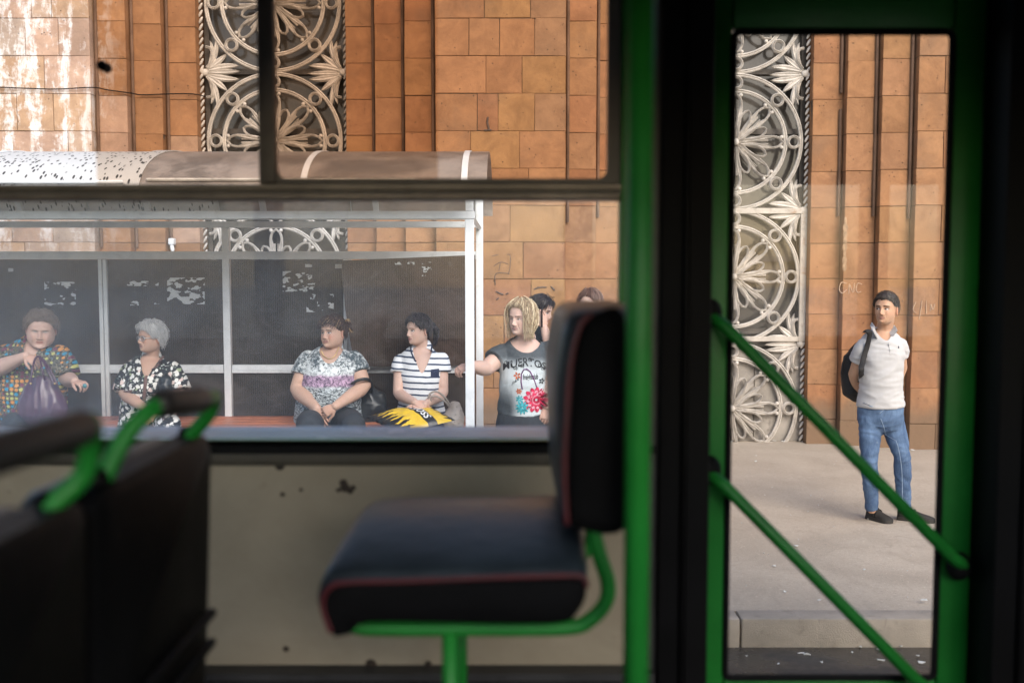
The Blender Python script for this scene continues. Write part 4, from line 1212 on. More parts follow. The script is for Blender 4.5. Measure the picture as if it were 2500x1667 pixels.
def make_hair(par, h):
    """cap plus strands, in head-local space; returns an MB with colours"""
    rs = random.Random(h.get('seed', 1)); nr = np.random.RandomState(h.get('seed', 1))
    T = h.get('thick', .016)*.72; hl = h.get('line', HLINE)
    mb = MB(); nl, nz = 72, 54
    phi = np.linspace(-math.pi, math.pi, nl, endpoint=False); zs = np.linspace(-.11, .1176, nz)
    PH, Z = np.meshgrid(phi, zs)
    x, y = head_point(PH, Z, par)
    sd_ = h.get('seed', 1)
    HZ = hairline(PH, hl) + h.get('jag', .005)*(np.sin(PH*9+sd_)*.6+np.sin(PH*23+sd_*2)*.4)
    th = T*sstep(-.004, .03, Z-HZ)*(1+h.get('topk', .25)*sstep(.05, .11, Z)) - .0015
    if 'vol' in h: th = th*h['vol'](PH, Z)
    V = np.stack([x, y, Z], -1)
    N = V/np.maximum(1e-6, np.linalg.norm(V*np.array([1,.8,.8]), axis=-1, keepdims=True))
    nn = np.array([[noise.noise(Vector((math.cos(p)*3+h.get('seed',1), math.sin(p)*3, z_*40))) for p in phi] for z_ in zs])
    st = np.array([[noise.noise(Vector((p*14, z_*9, h.get('seed',1)))) for p in phi] for z_ in zs])
    V = V + N*(th*(1+.16*nn+.14*st))[..., None]
    ok = (Z > HZ-.006)
    c0, c1 = np.array(h['c0']), np.array(h['c1'])
    k = np.clip(.5+st*.9+nn*.3, 0, 1)[..., None]
    C = c0*(1-k)+c1*k
    cols = [tuple(q)+(1.0,) for q in C.reshape(-1, 3)]
    fs = []
    for j in range(nz-1):
        for i in range(nl):
            q = (i+1) % nl
            if ok[j,i] and ok[j,q] and ok[j+1,i] and ok[j+1,q]: fs.append((j*nl+i, j*nl+q, (j+1)*nl+q, (j+1)*nl+i))
    fs.append(tuple((nz-1)*nl+i for i in range(nl)))
    mb.add(V.reshape(-1,3).tolist(), fs, cols)
    # strands combed from the crown
    for s_ in range(int(h.get('n', 300)*1.9)):
        p0 = rs.uniform(-math.pi, math.pi)
        z0 = .117 - (rs.random()**1.4)*.13
        fl = h.get('flow', 0.0); L = h.get('len', .07)*rs.uniform(.6, 1.25)
        r0 = h.get('rad', .0022)*rs.uniform(.4, .95)
        if z0 < float(hairline(np.array(p0), hl))-.0: continue
        pts = []; ph, zc = p0, z0; nseg = 7; hang = None
        lift = T*(rs.uniform(.8, 1.5) if rs.random() < .85 else rs.uniform(1.4, 2.2))
        for q in range(nseg+1):
            zq = np.array(min(max(zc, -.11), .1172))
            hz = float(hairline(np.array(ph), hl)) - (h.get('over', .006) if abs(ph) > .85 else .006) - (h.get('bang', 0)*rs.uniform(.2,1.3) if abs(ph) < 1.05 else 0)
            if hang is None and zc > hz:
                xx, yy = head_point(np.array(ph), zq, par)
                p = np.array([float(xx), float(yy), float(zq)]); nv = p/max(1e-6, np.linalg.norm(p))
                p = p + nv*lift*(1+.2*rs.random()) + np.array([rs.gauss(0,1), rs.gauss(0,1), rs.gauss(0,1)])*h.get('frizz', .0012)
                pts.append(p)
            else:
                if not h.get('long') or abs(ph) < h.get('longphi', .9): break
                if hang is None: hang = pts[-1].copy() if pts else None
                if hang is None: break
                hang = hang + np.array([rs.gauss(0,.0015)+h.get('hx',0), rs.gauss(0,.0015), -h['long']/nseg*rs.uniform(.85,1.1)])
                pts.append(hang.copy())
            slope = max(.25, 1.0-max(0, (zc-.06)/.06)*.8)
            zc -= L/nseg*slope; ph += fl*L/nseg*8 + (1-slope)*.0
        if h.get('long') and hang is not None:
            while hang[2] > h.get('longz', -.15):
                hang = hang + np.array([rs.gauss(0,.0015)+h.get('hx',0), rs.gauss(0,.0015), -.02]); pts.append(hang.copy())
        if len(pts) < 3: continue
        m = len(pts); kk = rs.random()
        cc = c0*(1-kk)+c1*kk
        if h.get('c2') is not None and rs.random() < h.get('p2', .3): cc = np.array(h['c2'])*rs.uniform(.8,1.15)
        mb.tube([Vector(p) for p in pts], [r0*(1-.75*(i/(m-1))**2) for i in range(m)], 4, cap='flat', col=tuple(cc)+(1.0,))
    return mb

def attr_mat(name, rough, spec=.4, bs=0, var=.1, vs=20, sheen=0.0, sss=0.0):
    t = NT(name); v = t.coord('Object')
    at = t.n('VertexColor', {'layer_name': 'col'}).outputs[0]
    n = t.noise(v, vs, 4, .6)
    c = t.mix(1.0, at, t.mix(n, (1-var,1-var,1-var,1), (1+var,1+var,1+var,1)), 'MULTIPLY')
    nr = t.bump(t.noise(v, bs, 3), .12, .004) if bs else None
    kw = {'Specular_IOR_Level': spec}
    if sss: kw.update({'Subsurface_Weight': sss, 'Subsurface_Radius': (.9,.35,.2), 'Subsurface_Scale': .008})
    return t.done(t.pbr(c, rough, 0, nr, **kw))
M_SKIN = attr_mat('skin', .5, .38, 160, .06, 30, sss=.12)
M_HAIR = attr_mat('hair', .42, .45, 0, .22, 90)

def hand_piece(mb, W_, F, B, thumb, col, curl=.5, k=1.0, spread=.12):
    """W_ wrist, F towards the fingers, B back of the hand, thumb +1/-1 side"""
    F = Vector(F).normalized(); B = Vector(B); B = (B-F*B.dot(F)).normalized(); L = F.cross(B)*thumb
    W_ = Vector(W_)
    c1 = W_+F*.045*k
    mb.tube([W_-F*.012*k, W_+F*.012*k, c1, W_+F*.082*k], [(.024*k,.019*k),(.028*k,.018*k),(.039*k,.017*k),(.037*k,.013*k)], 14, lat=L, col=col)
    lens = (.070, .078, .073, .058)
    for i in range(4):
        o = (.030-.0205*i)*k
        p = W_+F*(.078-.004*abs(i-1.2))*k + L*o
        d = (F+L*(spread*(1.5-i)*.35)).normalized(); pts = [p-d*.012*k]
        a = 0
        pts.append(p)
        for q, fr in enumerate((.45,.32,.23)):
            a += curl*(.55,.95,.7)[q]
            p = p + (d*math.cos(a) - B*math.sin(a))*lens[i]*fr*k
            pts.append(p)
        mb.tube(pts, [.0098*k,.0098*k,.0088*k,.0082*k,.0068*k], 9, col=col)
    p = W_+F*.022*k+L*.022*k
    d1 = (F*.62+L*.72-B*.25).normalized(); d2 = (F*.9+L*.25-B*.45*curl-B*.1).normalized()
    mb.tube([p, p+d1*.036*k, p+d1*.036*k+d2*.028*k, p+d1*.036*k+d2*.05*k], [.0145*k,.0118*k,.0098*k,.0075*k], 9, col=col)

def arm_pts(S_, E, W_): 
    S_, E, W_ = Vector(S_), Vector(E), Vector(W_)
    return [S_, S_.lerp(E,.35), S_.lerp(E,.72), E.lerp(S_,.06)+ (E-(S_+W_)*.5).normalized()*.004, E.lerp(W_,.14), E.lerp(W_,.42), E.lerp(W_,.75), W_]
def arm_rad(rs, re, rw):
    return [rs, rs*.97, (rs+re)*.5, re, re*.99, re*.93, rw*1.18+.002, rw]

def torso_loft(mb, rings, lat, infl=0.0, n=28, col=None, cap='round'):
    mb.tube([r[0] for r in rings], [(r[1]+infl, r[2]+infl) for r in rings], n, lat=lat, col=col, cap=cap)

def garment(mb, voxel, wr=.005, ws=(7,7,11), seed=0.0, cut=None, sm=5, ridge=True):
    V, N, F = remeshed(mb, voxel, sm)
    for i in range(len(V)):
        p = V[i]
        q = Vector((p[0]*ws[0]+seed, p[1]*ws[1], p[2]*ws[2]+seed))
        a = noise.noise(q + Vector((noise.noise(q*.6)*1.2, 0, noise.noise(q*.5+Vector((9,2,1)))*1.2)))
        a = (1-abs(a)*2.2) if ridge else a
        V[i] = p + N[i]*(wr*a + wr*.35*noise.noise(q*2.7))
    out = MB()
    if cut is not None:
        keep = ~cut(V)
        F = [f for f in F if all(keep[i] for i in f)]
        cnt = {}
        for f in F:
            for a, b in zip(f, f[1:]+f[:1]):
                k = (min(a,b), max(a,b)); cnt[k] = cnt.get(k, 0)+1
        nb = {}
        for (a, b), c in cnt.items():
            if c == 1: nb.setdefault(a, []).append(b); nb.setdefault(b, []).append(a)
        for _ in range(12):
            new = {i: V[i]*.4 + sum(V[j] for j in q)*(.6/len(q)) for i, q in nb.items()}
            for i, p in new.items(): V[i] = p
    out.add(V.tolist(), F)
    return out

def bvh_of(mb): return BVHTree.FromPolygons([Vector(v) for v in mb.v], mb.f)
def drape(bvh, p, off=.004, d=Vector((0,1,0))):
    o = Vector(p) - d*1.0
    h = bvh.ray_cast(o, d, 3.0)
    return (h[0] - d*off) if h[0] is not None else Vector(p)

def text_polys(txt, bold=0.0):
    cu = bpy.data.curves.new('t', 'FONT'); cu.body = txt; cu.size = 1.0; cu.resolution_u = 3; cu.offset = bold
    o = bpy.data.objects.new('t', cu); COL.objects.link(o)
    dg = bpy.context.evaluated_depsgraph_get(); dg.update()
    me = o.evaluated_get(dg).to_mesh()
    vs = [v.co.copy() for v in me.vertices]; fs = [tuple(p.vertices) for p in me.polygons]
    o.evaluated_get(dg).to_mesh_clear()
    bpy.data.objects.remove(o); bpy.data.curves.remove(cu)
    return vs, fs
def flat_text(mb, txt, fn, bold=0.0):
    vs, fs = text_polys(txt, bold)
    bm = bmesh.new()
    bv = [bm.verts.new(v) for v in vs]
    for f in fs:
        try: bm.faces.new([bv[i] for i in f])
        except ValueError: pass
    bmesh.ops.triangulate(bm, faces=bm.faces[:])
    bm.verts.index_update()
    mb.add([fn(v.co.x, v.co.y) for v in bm.verts], [[v.index for v in f.verts] for f in bm.faces])
    bm.free()

def person(label, sp):
    root = thing('person', label, 'person', sp['base'], sp.get('group'))
    sk = sp['skin']; skc = tuple(sk[:3])+(1.0,)
    la = math.radians(sp.get('lat', 0)); lat = Vector((math.cos(la), math.sin(la), 0))
    # body: torso, neck, arms and legs grown into one surface, then head and hands in the same mesh
    mb = MB()
    torso_loft(mb, sp['torso'], lat)
    hp = sp['head']; R = rot_head(hp.get('yaw',0), hp.get('pitch',0), hp.get('roll',0)); hc = Vector(hp['c']); hs = hp.get('s', 1.0)
    nb = Vector(sp['neck'][0]); nr_ = sp['neck'][1]
    nt = hc + R @ Vector((0, -.022, -.06))*hs
    mb.tube([nb, nb.lerp(nt,.5), nt], [nr_*1.18, nr_, nr_*1.0], 16)
    for a in sp['arms']:
        mb.tube(arm_pts(*a['j']), arm_rad(*a['r']), 14)
        mb.ball(a['j'][0], a['r'][0]*.93, 12, 8)
    for l in sp.get('legs', []):
        h_, k_, an = (Vector(q) for q in l['j']); r = l['r']
        mb.tube([h_, h_.lerp(k_,.5), k_], [r[0]-.012, r[0]*.9-.012, r[1]-.01], 14)
        mb.tube([k_, k_.lerp(an,.35), an], [r[1]-.01, r[1]*.98-.01, r[2]-.01], 14)
    V, N, F = remeshed(mb, sp.get('vox', .0095), 4)
    body = MB(); body.add(V.tolist(), F, [skc]*len(V))
    par = dict(sp.get('face', {})); par['skin'] = sk
    HV, HC, HF = make_head(par)
    W_ = [hc + (R @ Vector(p))*hs for p in HV]
    body.add(W_, HF, [tuple(c)+(1.0,) for c in HC])
    for s_ in (-1, 1):      # ears: shell with a hollow
        kw = par.get('kw', 1.0)
        e = hc + (R @ Vector((s_*.0755*kw, -.012, -.012)))*hs
        Re = R @ Matrix.Rotation(s_*math.radians(-22), 3, 'Z')
        ec = (sk[0]*.95, sk[1]*.8, sk[2]*.76, 1)
        body.tube([e+(Re @ Vector((s_*.004,.008*math.cos(a)-.004,.026*math.sin(a))))*hs for a in np.linspace(-2.2,2.4,12)], [.0075*hs]*12, 7, col=ec)
        body.ball(e, (.006*hs,.014*hs,.025*hs), 10, 8, Re, col=(sk[0]*.8,sk[1]*.6,sk[2]*.55,1))
    for a in sp['arms']:
        if a.get('hand'):
            hd = a['hand']; hand_piece(body, a['j'][2], hd['f'], hd['b'], hd['t'], (sk[0]*.97, sk[1]*.9, sk[2]*.87, 1), hd.get('curl',.5), hd.get('k',1.0))
    o = body.build('body', M_SKIN, root, smooth=True)
    # hair
    if sp.get('hair'):
        hb = make_hair(par, sp['hair'])
        hb.v = [hc + (R @ Vector(p))*hs for p in hb.v]
        for ex in sp['hair'].get('extra', []): ex(hb, hc, R, hs)
        hb.build('hair', M_HAIR, root, smooth=True)
    # clothes
    out = {'root': root, 'hc': hc, 'R': R, 'hs': hs}
    if sp.get('top'):
        tp = sp['top']; mb = MB()
        torso_loft(mb, sp.get('toprings', sp['torso']), lat, tp.get('infl', .012), cap='flat' if 'toprings' in sp else 'round')
        for a in sp['arms']:
            S_, E, _ = (Vector(q) for q in a['j']); t_ = a.get('sleeve', tp.get('sleeve', .4)); fl = tp.get('flare', 1.12); rs = a['r'][0]
            mb.ball(S_, rs*.93+.010, 14, 9)
            rr = lambda q: (arm_rad(*a['r'])[2]*q + rs*(1-q))
            mb.tube([S_, S_.lerp(E, t_*.5), S_.lerp(E, t_)], [rs*.95+.011, (rs+.012)*(1+(fl-1)*.5), (rr(t_)+.012)*fl], 20, cap='flat')
            nk = Vector(sp['neck'][0]); mb.tube([nk.lerp(S_, .18)+Vector((0,.01,-.02)), nk.lerp(S_, .6)+Vector((0,.005,-.012)), S_], [.046, .048, rs*.8+.006], 14)
        mb = garment(mb, tp.get('vox', .0085), tp.get('wr', .005), tp.get('ws', (7,7,11)), tp.get('seed', 0.0), tp.get('cut'), tp.get('sm', 4))
        out['top'] = mb.build(tp.get('name', 'shirt'), tp['mat'], root, smooth=True)
        out['bvh'] = bvh_of(mb)
    if sp.get('bottom'):
        bt = sp['bottom']; mb = MB()
        T0 = sp['torso'][0]; T1 = sp['torso'][1]
        mb.tube([T0[0], T0[0].lerp(T1[0], bt.get('up', .7))], [(T0[1]+.006, T0[2]+.006), (T1[1]+.005, T1[2]+.005)], 24, lat=lat)
        for l in sp['legs']:
            h_, k_, an = (Vector(q) for q in l['j']); r = l['r']
            mb.ball(h_, r[0]*1.05, 14, 9)
            mb.tube([h_, h_.lerp(k_,.5), k_], [r[0], r[0]*.9, r[1]], 18)
            mb.tube([k_, k_.lerp(an,.3), k_.lerp(an,.7), an], [r[1], r[1]*1.02, (r[1]+r[2])*.5, r[2]], 18, cap='flat')
        mb = garment(mb, bt.get('vox', .0095), bt.get('wr', .004), bt.get('ws', (8,8,9)), bt.get('seed', 3.0), None, 4)
        out['bottom'] = mb.build(bt.get('name', 'trousers'), bt['mat'], root, smooth=True)
        out['bbvh'] = bvh_of(mb)
    return out
# ------------------------------------------------------------------ clothes' materials
def dress_dots():
    t = NT('dotted_print_fabric'); v = t.scale(t.coord('Object'), 1, .12, 1.15)
    vo = t.n('TexVoronoi', None, Vector=v, Scale=27.0, Randomness=.18)
    r = t.n('SeparateColor', None, Color=vo.outputs['Color']).outputs[0]
    c = t.ramp(r, [(0,(.02,.30,.50)), (.29,(.60,.60,.18)), (.55,(.75,.32,.07)), (.8,(.2,.03,.08))], 'CONSTANT')
    ds = vo.outputs['Distance']
    base = t.mix(t.step(t.noise(v, 90, 2), .5, .6), (.035,.032,.028,1), (.30,.28,.20,1))
    col = t.mix(t.step(ds, .49, .43), base, c)
    col = t.mix(t.math('MULTIPLY', t.step(ds, .15, .09), .6), col, (.7,.66,.45,1))
    return t.done(t.pbr(col, .75, 0, t.bump(t.noise(v, 200, 2), .1, .002)))
def floral():
    t = NT('dark_floral_fabric'); v0 = t.scale(t.coord('Object'), 1, .2, 1)
    w_ = t.n('TexNoise', None, Vector=v0, Scale=46.0, Detail=2.0).outputs['Color']
    v = t.n('VectorMath', {'operation': 'ADD'}, i0=v0, i1=t.n('VectorMath', {'operation': 'SCALE'}, i0=w_, Scale=.03).outputs[0]).outputs[0]
    vo = t.n('TexVoronoi', None, Vector=v, Scale=30.0, Randomness=1.0)
    r = t.n('SeparateColor', None, Color=vo.outputs['Color']).outputs[1]
    fl = t.ramp(r, [(0,(.78,.76,.70)), (.55,(.74,.58,.52)), (.72,(.80,.79,.74)), (.9,(.35,.42,.25))], 'CONSTANT')
    m = t.step(vo.outputs['Distance'], .50, .42)
    v2 = t.n('TexVoronoi', None, Vector=v, Scale=70.0, Randomness=1.0)
    m2 = t.math('MULTIPLY', t.step(v2.outputs['Distance'], .36, .26), t.step(t.n('SeparateColor', None, Color=v2.outputs['Color']).outputs[0], .45, .5))
    base = t.mix(t.math('MULTIPLY', m2, .85), (.012,.014,.02,1), (.45,.5,.42,1))
    return t.done(t.pbr(t.mix(m, base, fl), .75))
def tiedye(zp0, zp1, zp2):
    t = NT('speckled_print_fabric'); v = t.coord('Object'); x, y, z = t.xyz(t.pos())
    n = t.noise(v, 46, 5, .75, .8); big = t.noise(v, 7, 4, .6, .5)
    k = t.math('ADD', n, t.math('MULTIPLY', t.math('SUBTRACT', big, .5), .9))
    a = t.mix(t.step(k, .36, .62), (.06,.085,.10,1), (.78,.82,.82,1))
    b = t.mix(t.step(n, .38, .64), (.07,.05,.09,1), (.62,.42,.58,1))
    z2 = t.math('ADD', z, t.math('MULTIPLY', t.noise(v, 12, 4), .05))
    col = t.mix(t.math('MULTIPLY', t.step(z2, zp2, zp2-.03), t.step(z2, zp1-.02, zp1+.015)), a, b)
    d = t.mix(t.step(t.noise(t.scale(v, 1, 1, 2.4), 34, 4, .7, 1.6), .44, .58), (.035,.05,.06,1), (.62,.68,.7,1))
    col = t.mix(t.step(z2, zp1+.01, zp1-.02), col, d)
    return t.done(t.pbr(col, .75))
def stripes(period, phase):
    t = NT('striped_jersey'); x, y, z = t.xyz(t.coord('Object'))
    v = t.coord('Object')
    q = t.math('ADD', t.math('ADD', z, t.math('MULTIPLY', x, .05)), t.math('MULTIPLY', t.noise(v, 9, 3), .012))
    f = t.math('FRACT', t.math('ADD', t.math('DIVIDE', q, period), phase))
    m = t.math('MULTIPLY', t.step(f, .30, .36), t.step(f, .64, .58))
    return t.done(t.pbr(t.mix(m, (.76,.78,.80,1), (.03,.05,.10,1)), .75))
def fade(z_hi, z_lo, xc):
    t = NT('faded_print_shirt'); x, y, z = t.xyz(t.pos()); n = t.noise(t.pos(), 9, 5, .6)
    z2 = t.math('ADD', z, t.math('MULTIPLY', t.math('SUBTRACT', n, .5), .05))
    ax = t.math('ABSOLUTE', t.math('SUBTRACT', x, xc))
    top = t.step(z2, z_hi-.07, z_hi+.03)
    low = t.math('MULTIPLY', t.step(z2, z_lo+.22, z_lo+.02), t.step(x, xc+.0, xc-.10))
    sl = t.step(ax, .155, .175)
    m = t.math('MAXIMUM', t.math('MAXIMUM', top, low), sl)
    sp = t.noise(t.pos(), 150, 3, .7)
    return t.done(t.pbr(t.mix(m, t.mix(t.math('MULTIPLY', t.step(sp,.5,.7),.2), (.60,.65,.66,1), (.26,.30,.32,1)), t.mix(t.math('MULTIPLY', t.step(sp,.45,.7),.3), (.055,.065,.072,1), (.2,.22,.23,1))), .75))
def denim():
    t = NT('blue_denim'); v = t.coord('Object'); n = t.noise(t.scale(v, 1.6, 1.6, .8), 5, 6, .65, .5)
    c = t.mix(t.step(n, .34, .7), (.028,.065,.15,1), (.11,.19,.33,1))
    f = t.noise(v, 240, 2)
    c = t.mix(t.math('MULTIPLY', t.step(f, .45, .7), .25), c, (.3,.4,.55,1))
    c = t.mix(t.math('MULTIPLY', t.step(t.noise(v, 15, 5, .7), .68, .74), .5), c, (.55,.6,.66,1))
    return t.done(t.pbr(c, .85, 0, t.bump(t.noise(t.scale(v,1,1,.45), 26, 5, .6, 1.0), .5, .01)))
def cloth(name, c, var=.12, bs=24): return plain(name, c, .8, var, 9, bump=.25, bs=bs)
M_BLKC = cloth('black_trouser_cloth', (.026,.030,.036,1))
M_WHITEP = cloth('pale_grey_pique', (.52,.525,.54,1), .05)
M_BROWNT = cloth('brown_dress_trim', (.15,.085,.075,1))
M_NAVY = cloth('navy_trim', (.025,.035,.075,1))
M_LEATH = plain('black_leather', (.02,.023,.026,1), .35, .3, 9, bump=.5, bs=18)
M_GOLD = plain('gold_chain', (.7,.5,.2,1), .3, .1, 9, metal=.9)
M_SHOE = cloth('black_shoe_canvas', (.020,.019,.019,1), .3, 60)
M_SOLE = plain('black_rubber_sole', (.026,.024,.023,1), .7)
M_PACK = cloth('black_backpack_cloth', (.018,.018,.020,1), .3, 40)

def vcut(neck, lat, w0, depth, up=.02, power=1.0, front=True):
    """V or scoop opening below the neck base: returns a vertex test"""
    n0 = np.array(neck); L = np.array(lat)
    def f(V):
        d = V-n0; lx = np.abs(d @ L); dz = -d[:,2]
        w_ = w0*np.clip(1-np.clip(dz, 0, None)/depth, 0, 1)**power
        return (dz > -up) & (dz < depth) & (lx < w_) & (d[:,1] < .03)
    return f
LAT0 = (1,0,0)
def sit_legs(h1, h2, k1, k2, r, fl=None):
    z = SZ+.06
    return [{'j': (h1, k1, Vector((k1.x, k1.y+.02, z))), 'r': r}, {'j': (h2, k2, Vector((k2.x, k2.y+.02, z))), 'r': r}]
SKIN_P = (.62,.42,.34); SKIN_M = (.56,.36,.27); SKIN_O = (.52,.33,.245); SKIN_B = (.54,.325,.215)

# --- heavy woman in dotted blouse
Z = Z3; Y = 7.62
tor = [(Z(195,1440,7.68), .25,.19), (Z(195,1340,Y), .255,.2), (Z(200,1210,7.6), .25,.195), (Z(205,1090,7.6), .235,.17), (Z(212,1000,Y), .205,.135), (Z(225,950,7.64), .14,.1), (Z(236,925,7.65), .085,.085)]
sp = dict(base=(tor[0][0].x, 7.6, PZ), skin=SKIN_P, torso=tor, neck=(Z(240,960,7.64), .073),
  head=dict(c=Z(262,848,7.54), yaw=20, pitch=-14, roll=-4, s=1.1),
  face=dict(kw=1.14, kj=.24, cheek=.008, dchin=.03, open=.1, lid=(.36,.44,.45), brow=(.30,.2,.16), browt=.0022, browk=.6, browtilt=-.1, blush=.25, fold=.004),
  hair=dict(c0=(.17,.125,.10), c1=(.34,.27,.225), thick=.022, n=520, len=.07, frizz=.005, rad=.0022, seed=3, flow=.5, line=(HLINE[0], np.array([.078,.076,.066,.04,.012,.006,-.02,-.055,-.07,-.075]))),
  arms=[dict(j=(Z(48,1018,Y), Z(-50,1112,7.42), Z(165,1018,7.28)), r=(.086,.066,.036), sleeve=.72, hand=dict(f=(.85,-.25,-.35), b=(.1,-.6,.8), t=1, curl=.8)),
        dict(j=(Z(378,1022,Y), Z(432,1165,7.56), Z(478,1180,7.36)), r=(.086,.062,.035), sleeve=.86, hand=dict(f=(.8,-.45,-.1), b=(.2,-.3,.9), t=1, curl=1.0))],
  legs=sit_legs(Z(110,1450,7.62), Z(290,1450,7.62), Z(95,1480,7.12), Z(320,1480,7.12), (.115,.085,.055)),
  top=dict(mat=dress_dots(), name='blouse', sleeve=.8, flare=1.15, wr=.006, cut=vcut(Z(245,952,7.6), LAT0, .055, .12, .05), seed=2.0),
  bottom=dict(mat=M_BLKC))
w1 = person('heavy woman in a multicoloured dotted blouse holding up a purple handbag', sp)
# ring and small blue thing in the hand
mb = MB().ball(Z(540,1207,7.24), (.017,.012,.017), 10, 7); tag(mb.build('phone_charm', plain('turquoise', (.05,.22,.26,1), .3, .3, 60), smooth=True), 'tiny turquoise object in the hand of the heavy woman', 'trinket')
MB().ball(w1['hc'] + (w1['R'] @ Vector((.082,-.012,-.05)))*1.06, .006, 8, 6).build('earring', M_GOLD, w1['root'], smooth=True)
# purple handbag
bagm = NT('purple_patent_leather'); v = bagm.coord('Object')
nz_ = bagm.noise(bagm.scale(v, 1, 1, 5.0), 26, 4, .6)
M_PURP = bagm.done(bagm.pbr(bagm.mix(nz_, (.045,.012,.035,1), (.10,.03,.075,1)), .24, 0, bagm.bump(nz_, .35, .006), Specular_IOR_Level=.7))
def handbag():
    b = thing('handbag', 'shiny purple handbag hanging before the heavy woman', 'handbag', Z(268,1405,7.2), 'handbags')
    mb = MB(); rings = []
    for (y_, hw, hd) in ((1408,.155,.07),(1395,.18,.085),(1340,.178,.09),(1270,.15,.075),(1210,.118,.05),(1172,.10,.03)):
        rings.append((Z(268+ (1408-y_)*.03, y_, 7.2), hw, hd))
    mb.tube([r[0] for r in rings], [(r[1], r[2]) for r in rings], 28, lat=(1,0,0))
    V, N, F = remeshed(mb, .008, 3)
    for i in range(len(V)):
        p = V[i]; q = Vector((p[0]*16, p[1]*10, p[2]*4.5)); V[i] = p + N[i]*(.010*(1-abs(noise.noise(q))*2.5))
    o = MB(); o.add(V.tolist(), F); o.build('pouch', M_PURP, b, smooth=True)
    for dx in (0, 60):
        pts = [Z(195+dx*1.6, 1190, 7.13+dx*.001), Z(205+dx*1.1, 1110, 7.14), Z(222+dx*.6, 1040, 7.2), Z(248, 1018, 7.24), Z(275+dx*.15, 1050, 7.2), Z(310+dx*.3, 1120, 7.15), Z(345+dx*.35, 1195, 7.13)]
        MB().tube(catmull(pts, 5), .0075, 8).build('handle', M_PURP, b, smooth=True)
    for x_ in (196, 350): MB().ball(Z(x_, 1192, 7.115), .009, 8, 6).build('stud', M_GOLD, b, smooth=True)
handbag()

# --- elderly woman in dark floral dress
tor = [(Z(945,1430,7.68), .205,.17), (Z(945,1340,7.65), .195,.16), (Z(947,1220,7.63), .18,.15), (Z(952,1130,7.64), .18,.14), (Z(957,1075,7.66), .165,.11), (Z(964,1035,7.68), .105,.085), (Z(968,1015,7.68), .062,.062)]
M_FLOR = floral()
sp = dict(base=(tor[0][0].x, 7.65, PZ), skin=SKIN_O, torso=tor, neck=(Z(966,1050,7.66), .05),
  head=dict(c=Z(962,902,7.6), yaw=-40, pitch=2, s=.96),
  face=dict(kw=1.0, kj=.1, brow=(.45,.40,.36), browt=.003, browk=.5, blush=.3, fold=.006, old=.004, open=.75, lip=(.42,.2,.17), gaze=.004, nose=1.1),
  hair=dict(c0=(.42,.42,.42), c1=(.74,.74,.73), thick=.026, n=620, len=.08, frizz=.005, rad=.0022, seed=8, flow=-.8, bang=.012),
  arms=[dict(j=(Z(826,1108,7.65), Z(795,1262,7.55), Z(930,1352,7.34)), r=(.058,.047,.03), sleeve=.88, hand=dict(f=(.7,-.3,-.5), b=(-.3,-.6,.7), t=1, curl=.5)),
        dict(j=(Z(1098,1102,7.65), Z(1150,1262,7.58), Z(1010,1368,7.34)), r=(.058,.047,.03), sleeve=.88, hand=dict(f=(-.7,-.3,-.5), b=(.3,-.6,.7), t=-1, curl=.5))],
  legs=sit_legs(Z(860,1440,7.62), Z(1030,1440,7.62), Z(830,1455,7.15), Z(1075,1455,7.15), (.1,.085,.06)),
  top=dict(mat=M_FLOR, name='dress', flare=1.42, wr=.005, cut=vcut(Z(966,1030,7.6), LAT0, .068, .145, .03), seed=4.0),
  bottom=dict(mat=M_FLOR, name='skirt', up=.9))
w2 = person('elderly woman with short white hair and glasses in a dark floral dress', sp)
def trim(w_, name, pts, r, mat, off=.002):
    q = [drape(w_['bvh'], p, off) for p in catmull(pts, 6)]
    MB().tube(q, r, 8).build(name, mat, w_['root'], smooth=True)
trim(w2, 'collar_trim', [Z(888,1035,7.5), Z(905,1075,7.5), Z(940,1130,7.5), Z(930,1150,7.5)][:3], .009, M_BROWNT)
trim(w2, 'collar_trim', [Z(1040,1022,7.5), Z(1000,1070,7.5), Z(945,1130,7.5)], .009, M_BROWNT)
trim(w2, 'button_placket', [Z(936,1135,7.5), Z(934,1200,7.5), Z(930,1290,7.5)], .013, M_BROWNT)
trim(w2, 'belt', [Z(810,1243,7.5), Z(930,1250,7.5), Z(1050,1245,7.5)], .006, M_BLKC)
for (e, c_) in (((745,1250),(845,1238)), ((1095,1235),(1196,1248))):
    trim(w2, 'cuff', [Z(e[0],e[1],7.5), Z((e[0]+c_[0])/2,(e[1]+c_[1])/2+2,7.5), Z(c_[0],c_[1],7.5)], .010, M_BROWNT)
M_LENS = glass('spectacle_lens', (.93,.94,.95,1), .10, refl=.06)
def spectacles(w_, mat):
    hc, R, hs = w_['hc'], w_['R'], w_['hs']
    f = lambda x, y, z: hc + (R @ Vector((x,y,z)))*hs
    mb = MB()
    for s_ in (-1, 1):
        ring = [f(s_*.033+.024*math.cos(a), .100-.012*abs(math.cos(a)*.024*s_+.033)/.05, -.002+.0185*math.sin(a)) for a in np.linspace(0, 2*math.pi, 20, endpoint=False)]
        mb.tube(ring, .0022, 6, closed=True)
        mb.tube([f(s_*.057,.090,.004), f(s_*.076,.055,.004), f(s_*.081,-.012,.0)], .002, 6)
    mb.tube([f(-.009,.101,.003), f(0,.104,.006), f(.009,.101,.003)], .002, 6)
    g = mb.build('glasses', mat, w_['root'], smooth=True)
    for s_ in (-1, 1):
        c_ = f(s_*.033,.094,-.002); l = MB().ball(c_, (.023*hs,.002,.018*hs), 16, 8, R); l.build('lens', M_LENS, g, smooth=True)
spectacles(w2, plain('spectacle_frame', (.55,.55,.56,1), .3, .1, 9, metal=.6))
